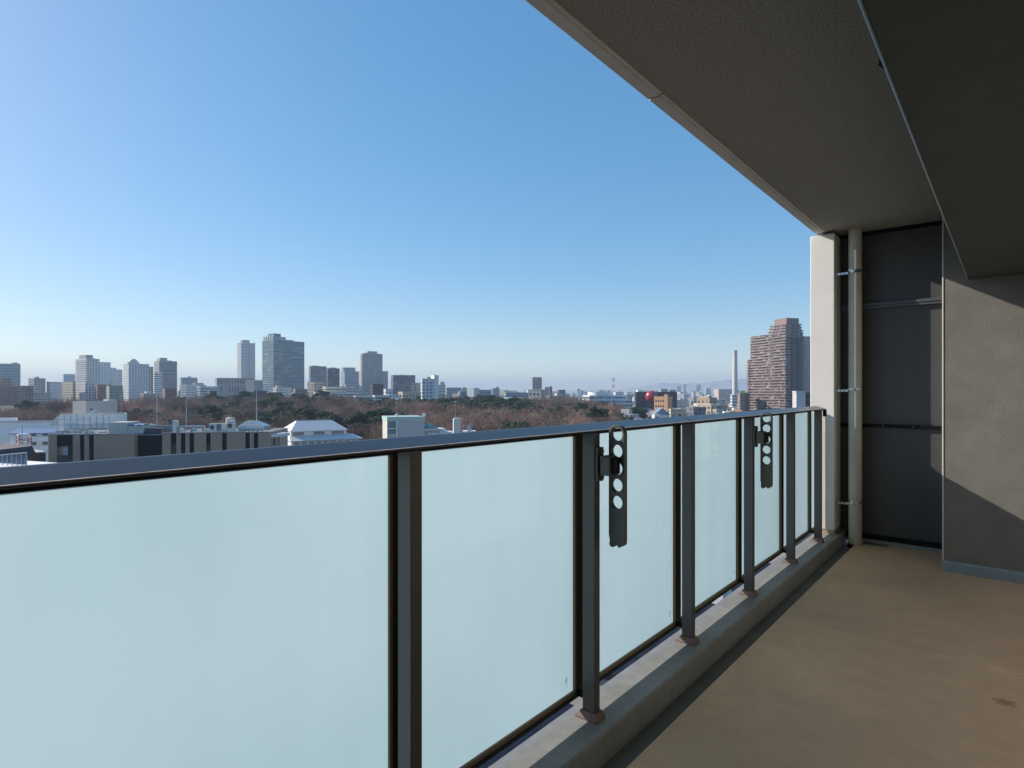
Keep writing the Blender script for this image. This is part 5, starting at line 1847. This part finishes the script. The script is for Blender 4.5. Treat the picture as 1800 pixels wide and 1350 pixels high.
def bare_crown(r, H, Rd, limbs, n):
    V, Fc = [], []
    pts = [q for p in limbs for q in p[1:]]
    for i in range(n):
        # fine twigs fill a lumpy dome, denser towards the outside
        u = rv(r).normalized()
        u.z = abs(u.z) * 1.0 - .12
        rr = r.random() ** .42
        lump = 1 + .16 * math.sin(3.1 * math.atan2(u.y, u.x) + Rd) + .12 * math.sin(5.3 * u.z + 2 * u.x * Rd)
        c = Vector((u.x * Rd * rr * lump, u.y * Rd * rr * lump, H * .42 + u.z * H * .56 * rr * lump))
        d = (u + Vector((0, 0, .5)) + rv(r) * .8).normalized()
        s = d.cross(rv(r)).normalized() * r.uniform(.035, .10)
        L = r.uniform(.7, 1.7)
        i0 = len(V)
        V += [c - d * L / 2 - s, c - d * L / 2 + s, c + d * L / 2]
        Fc.append((i0, i0 + 1, i0 + 2))
        for q in range(2):
            b0 = c + d * L * r.uniform(-.3, .3)
            d2 = (d + rv(r) * 1.1).normalized()
            s2 = d2.cross(rv(r)).normalized() * r.uniform(.022, .06)
            i0 = len(V)
            L2 = L * r.uniform(.5, .9)
            V += [b0 - s2, b0 + s2, b0 + d2 * L2]
            Fc.append((i0, i0 + 1, i0 + 2))
    return V, Fc


def leafy_crown(r, H, Rd, n, clumps, low=.22, leaf=(.22, .5), flat=.62):
    V, Fc = [], []
    cs = []
    for i in range(clumps):
        u = rv(r).normalized()
        u.z = abs(u.z) * 1.15 - .35
        rr = r.uniform(.45, .86)
        cs.append((Vector((u.x * Rd * rr, u.y * Rd * rr, H * (low + (1 - low) * .45) + u.z * H * (1 - low) * .5 * rr)), Rd * r.uniform(.24, .42)))
    for i in range(n):
        c, cr = cs[r.randrange(clumps)]
        u = rv(r).normalized()
        if u.z < -.2 and r.random() < .6:
            u.z = -u.z
        p = c + Vector((u.x, u.y, u.z * flat)) * cr * r.random() ** .3
        nrm = (u + rv(r) * .7).normalized()
        a = nrm.cross(rv(r)).normalized()
        b = nrm.cross(a)
        s = r.uniform(*leaf)
        i0 = len(V)
        V += [p - a * s - b * s * .5, p + a * s * .2 - b * s * .7, p + a * s + b * s * .4, p - a * s * .3 + b * s * .7]
        Fc.append((i0, i0 + 1, i0 + 2, i0 + 3))
    return V, Fc


KINDS = {'bare': [], 'ever': [], 'pine': [], 'red': [], 'olive': []}
tr = random.Random(33)
for v in range(4):
    H, Rd = 15 + v * .7, 7.6 + .5 * (v % 3)
    lm = limb_set(tr, H, 1.1, 8)
    KINDS['bare'].append((trunk_mesh(tr, H, lm, .42), tri_mesh('crown', *bare_crown(tr, H, Rd, lm, 2500), M_twig)))
for v in range(3):
    H, Rd = 15 + v, 6.6
    lm = limb_set(tr, H, .8, 5)
    KINDS['ever'].append((trunk_mesh(tr, H, lm, .4), tri_mesh('crown', *leafy_crown(tr, H, Rd, 5200, 26), M_ever)))
for v in range(2):
    H, Rd = 18 + v, 6.2
    lm = limb_set(tr, H, .9, 6)
    KINDS['pine'].append((trunk_mesh(tr, H, lm, .38), tri_mesh('crown', *leafy_crown(tr, H, Rd, 4600, 20, .5, (.2, .45), .4), M_ever)))
for kd, mm in (('red', M_red), ('olive', M_olive)):
    H, Rd = 12, 5.6
    lm = limb_set(tr, H, .9, 6)
    KINDS[kd].append((trunk_mesh(tr, H, lm, .3), tri_mesh('crown', *leafy_crown(tr, H, Rd, 2600, 22, .3, (.18, .4)), mm)))

EVER = [(30, 560, 26), (105, 480, 14), (10, 600, 20), (262, 570, 30), (225, 520, 16), (300, 480, 12), (330, 610, 26), (350, 560, 20), (400, 600, 30), (480, 330, 34), (470, 420, 24), (500, 290, 20), (430, 520, 26), (520, 560, 26), (560, 470, 16), (590, 560, 22), (470, 600, 24), (620, 300, 12), (640, 430, 14), (640, 260, 12), (700, 520, 34), (745, 560, 28), (660, 600, 20), (765, 520, 14), (730, 620, 24), (800, 560, 24), (850, 470, 36), (880, 420, 24), (840, 560, 30), (910, 520, 22), (920, 400, 12), (1005, 400, 14), (1025, 410, 16), (1000, 470, 14), (1075, 480, 14), (985, 300, 8), (205, 350, 10), (245, 320, 10), (155, 330, 8)]
SPOT = {(30, 268): 'olive', (82, 268): 'red', (66, 420): 'red', (436, 300): 'red', (424, 390): 'red', (368, 560): 'red', (410, 430): 'red', (485, 500): 'red', (565, 590): 'red', (664, 480): 'red', (567, 400): 'red', (778, 480): 'red', (1050, 440): 'olive', (700, 340): 'ever', (1092, 470): 'olive'}


def ray_y(p, H):
    D = p.dot(FV)
    return HZ - (p.z + H) * F / D, CX + p.dot(RV) / D * F, D


cand = []
r = random.Random(77)
ST = 13.0
bx0, by0 = -520, -60
for i in range(80):
    for j in range(66):
        x, y = bx0 + ST * (i + r.uniform(-.42, .42)), by0 + ST * (j + r.uniform(-.42, .42))
        p = Vector((x, y, 0))
        D = p.dot(FV)
        if D < 228 or D > 628:
            continue
        px = CX + p.dot(RV) / D * F
        if px < -45 or px > 1125:
            continue
        if px > 1040 and D < 262 + (px - 1040) * 0.2:
            continue
        if px < 120 and D < 250:
            continue
        if px < 760 and D > 560 + 60 * (px < 600) or not free(p, 4):
            continue
        if px > 960 and D > 600 - (px - 960) * 0.75:
            continue
        if 460 < px < 660 and D < 236:
            continue
        e = max([0] + [1 - ((at(a, b) - at(px, D)).length / (c * 1.35)) for a, b, c in EVER])
        kind = 'bare'
        if e > r.uniform(.0, .25) or r.random() < .10:
            kind = 'pine' if r.random() < .15 else 'ever'
        cand.append((D, px, kind, p))
for (px, D), kd in SPOT.items():
    q = at(px, D)
    cand = [c for c in cand if (c[3] - Vector((q.x, q.y, 0))).length > 9]
    cand.append((D, px, kd, Vector((q.x, q.y, 0))))
# keep those whose crown shows over the handrail and the roofs in front
vis = []
for D, px, kd, p in cand:
    p.z = GZ + hill_h(px, D)
    y, _, _ = ray_y(p, 15)
    if y < 688 + .0752 * (1778 - px) - 3:
        vis.append((D, px, kd, p))
vis.sort(key=lambda t: t[0])
FRONT = [(0, 'behind the blue-roofed white building'), (75, 'near the red maple'), (150, 'behind the sheeted white block'), (240, 'behind the beige stair head'), (300, 'between the left two slim masts'), (360, 'right of the middle slim mast'), (420, 'behind the water tank'), (480, 'behind the right slim mast'), (560, 'behind the hip-roofed hall'), (640, 'between the hip-roofed hall and mint-rimmed block'), (715, 'behind the mint-rimmed block'), (775, 'behind the glazed annex'), (830, 'beyond the white chimney block'), (890, 'in front of the round brick hall'), (950, 'in front of the grey concrete office'), (1010, 'before the drum office'), (1060, 'in front of the white drum office'), (1105, 'at the right end of the wood')]
WORD = {'bare': ('bare brown tree', 'bare tree'), 'ever': ('dark round evergreen tree', 'evergreen tree'), 'pine': ('dark flat-topped pine', 'pine tree'), 'red': ('red-leaved tree', 'maple'), 'olive': ('yellow-olive bushy tree', 'tree')}
NAME = {'bare': 'bare_tree', 'ever': 'evergreen_tree', 'pine': 'pine_tree', 'red': 'maple_tree', 'olive': 'bushy_tree'}
GRP = {'bare': 'bare trees of the park wood', 'ever': 'evergreen trees of the park wood', 'pine': 'pines of the park wood', 'red': 'red maples of the park wood', 'olive': 'olive trees of the park wood'}


def put_tree(kd, p, label, group, sc=None, v=None):
    tm, cm = KINDS[kd][r.randrange(len(KINDS[kd])) if v is None else v]
    o = bpy.data.objects.new(NAME[kd], None)
    COL.objects.link(o)
    o.location = p
    o.rotation_euler.z = r.uniform(0, 6.28)
    s = sc or r.uniform(.85, 1.18)
    o.scale = (s * r.uniform(.92, 1.1), s * r.uniform(.92, 1.1), s)
    tag(o, label, WORD[kd][1], group)
    for nm, me in (('trunk', tm), ('crown', cm)):
        c = bpy.data.objects.new(nm, me)
        COL.objects.link(c)
        c.parent = o


cnt = {'bare': 0}
rest = []
for D, px, kd, p in vis:
    if kd == 'bare':
        cnt['bare'] += 1
        if cnt['bare'] > 296:
            rest.append((D, px, kd, p))
            continue
    pos = min(FRONT, key=lambda t: abs(t[0] - px))[1]
    depth = 'front' if D < 310 else 'second' if D < 400 else 'third' if D < 500 else 'rear'
    put_tree(kd, p, f'{WORD[kd][0]}, {depth} rank of the wood, {pos}', GRP[kd])
# the remaining far bare trees are one mass
Vs, Fs, off = [], [], 0
src = []
for tm, cm in KINDS['bare']:
    a = np.empty(len(cm.vertices) * 3)
    cm.vertices.foreach_get('co', a)
    src.append(a.reshape(-1, 3))
for D, px, kd, p in rest:
    a = src[r.randrange(4)]
    n3 = len(a) // 3
    pick = np.arange(n3)[:: 1][: n3]
    pick = pick[np.random.RandomState(off % 1000003).rand(n3) < .5]
    tri = a.reshape(-1, 3, 3)[pick]
    th, s = r.uniform(0, 6.28), r.uniform(.85, 1.18)
    Rm = np.array([[math.cos(th), -math.sin(th), 0], [math.sin(th), math.cos(th), 0], [0, 0, 1]]) * s
    c0 = tri.mean(1, keepdims=True)
    q = ((tri - c0) * 1.4 + c0) @ Rm.T + np.array(p)
    Vs.append(q.reshape(-1, 3))
    off += len(q) * 3
if Vs:
    V = np.concatenate(Vs)
    me = bpy.data.meshes.new('distant_wood')
    nt = len(V) // 3
    me.vertices.add(len(V))
    me.vertices.foreach_set('co', V.ravel())
    me.loops.add(nt * 3)
    me.loops.foreach_set('vertex_index', np.arange(nt * 3))
    me.polygons.add(nt)
    me.polygons.foreach_set('loop_start', np.arange(nt) * 3)
    me.materials.append(leafmat('distant_twigs', (0.27, 0.19, 0.15), .0, .0))
    me.update()
    me.validate()
    o = bpy.data.objects.new('distant_wood', me)
    COL.objects.link(o)
    tag(o, kind='stuff')
# trees in the town on the right
for px, D, kd, sc, lab in ((1292, 350, 'ever', 1.12, 'big round evergreen left of the brown tower, largest of the clump'), (1281, 362, 'ever', .8, 'smaller evergreen at the left side of the big clump by the brown tower'), (1306, 345, 'ever', .75, 'low evergreen bush below the big clump by the brown tower'), (1322, 372, 'ever', .95, 'evergreen right of the big clump at the foot of the brown tower'), (1340, 400, 'ever', .8, 'evergreen at the right foot of the brown tower'), (1360, 410, 'ever', .7, 'small evergreen below the brown tower, near the lilac block'), (1106, 470, 'ever', .55, 'bright green bush between the drum office and black building'), (1143, 470, 'bare', .7, 'bare tree before the red sphere'), (1150, 480, 'ever', .55, 'small dark evergreen below the red sphere'), (1186, 430, 'ever', .75, 'dark evergreen right of the orange flats'), (1195, 445, 'pine', .7, 'flat-topped pine right of the orange flats'), (1204, 430, 'ever', .6, 'small evergreen among the houses right of the orange flats'), (1264, 380, 'bare', .8, 'bare tree behind the cream terraced flats'), (1272, 400, 'bare', .8, 'bare tree left of the big evergreen clump'), (500, 112, 'olive', .62, 'yellow-green shrub at the right end of the taupe block')):
    q = at(px, D)
    put_tree(kd, q, lab, 'trees of the town' if D > 200 else None, sc)
q = at(862, 17.2)
q = Vector((-3.4, 2.1, GZ))
put_tree('bare', Vector((-9.5, 3.2, GZ + 4)), 'bare treetop glimpsed through the slit under the nearest glass', None, .62, 0)

# ================================================================== HAZE
hb = MB()
hb.box(-10500, 10500, -10500, 10500, GZ - 1.0, 212)
hm = bpy.data.materials.new('haze_air')
hm.use_nodes = True
hn = hm.node_tree.nodes
hn.remove(hn['Principled BSDF'])
pv = hn.new('ShaderNodeVolumePrincipled')
pv.inputs['Color'].default_value = (0.64, 0.79, 1.0, 1)
pv.inputs['Density'].default_value = 0.00016
pv.inputs['Anisotropy'].default_value = 0.1
hm.node_tree.links.new(pv.outputs[0], hn['Material Output'].inputs['Volume'])
tag(hb.build('haze', hm), kind='stuff')
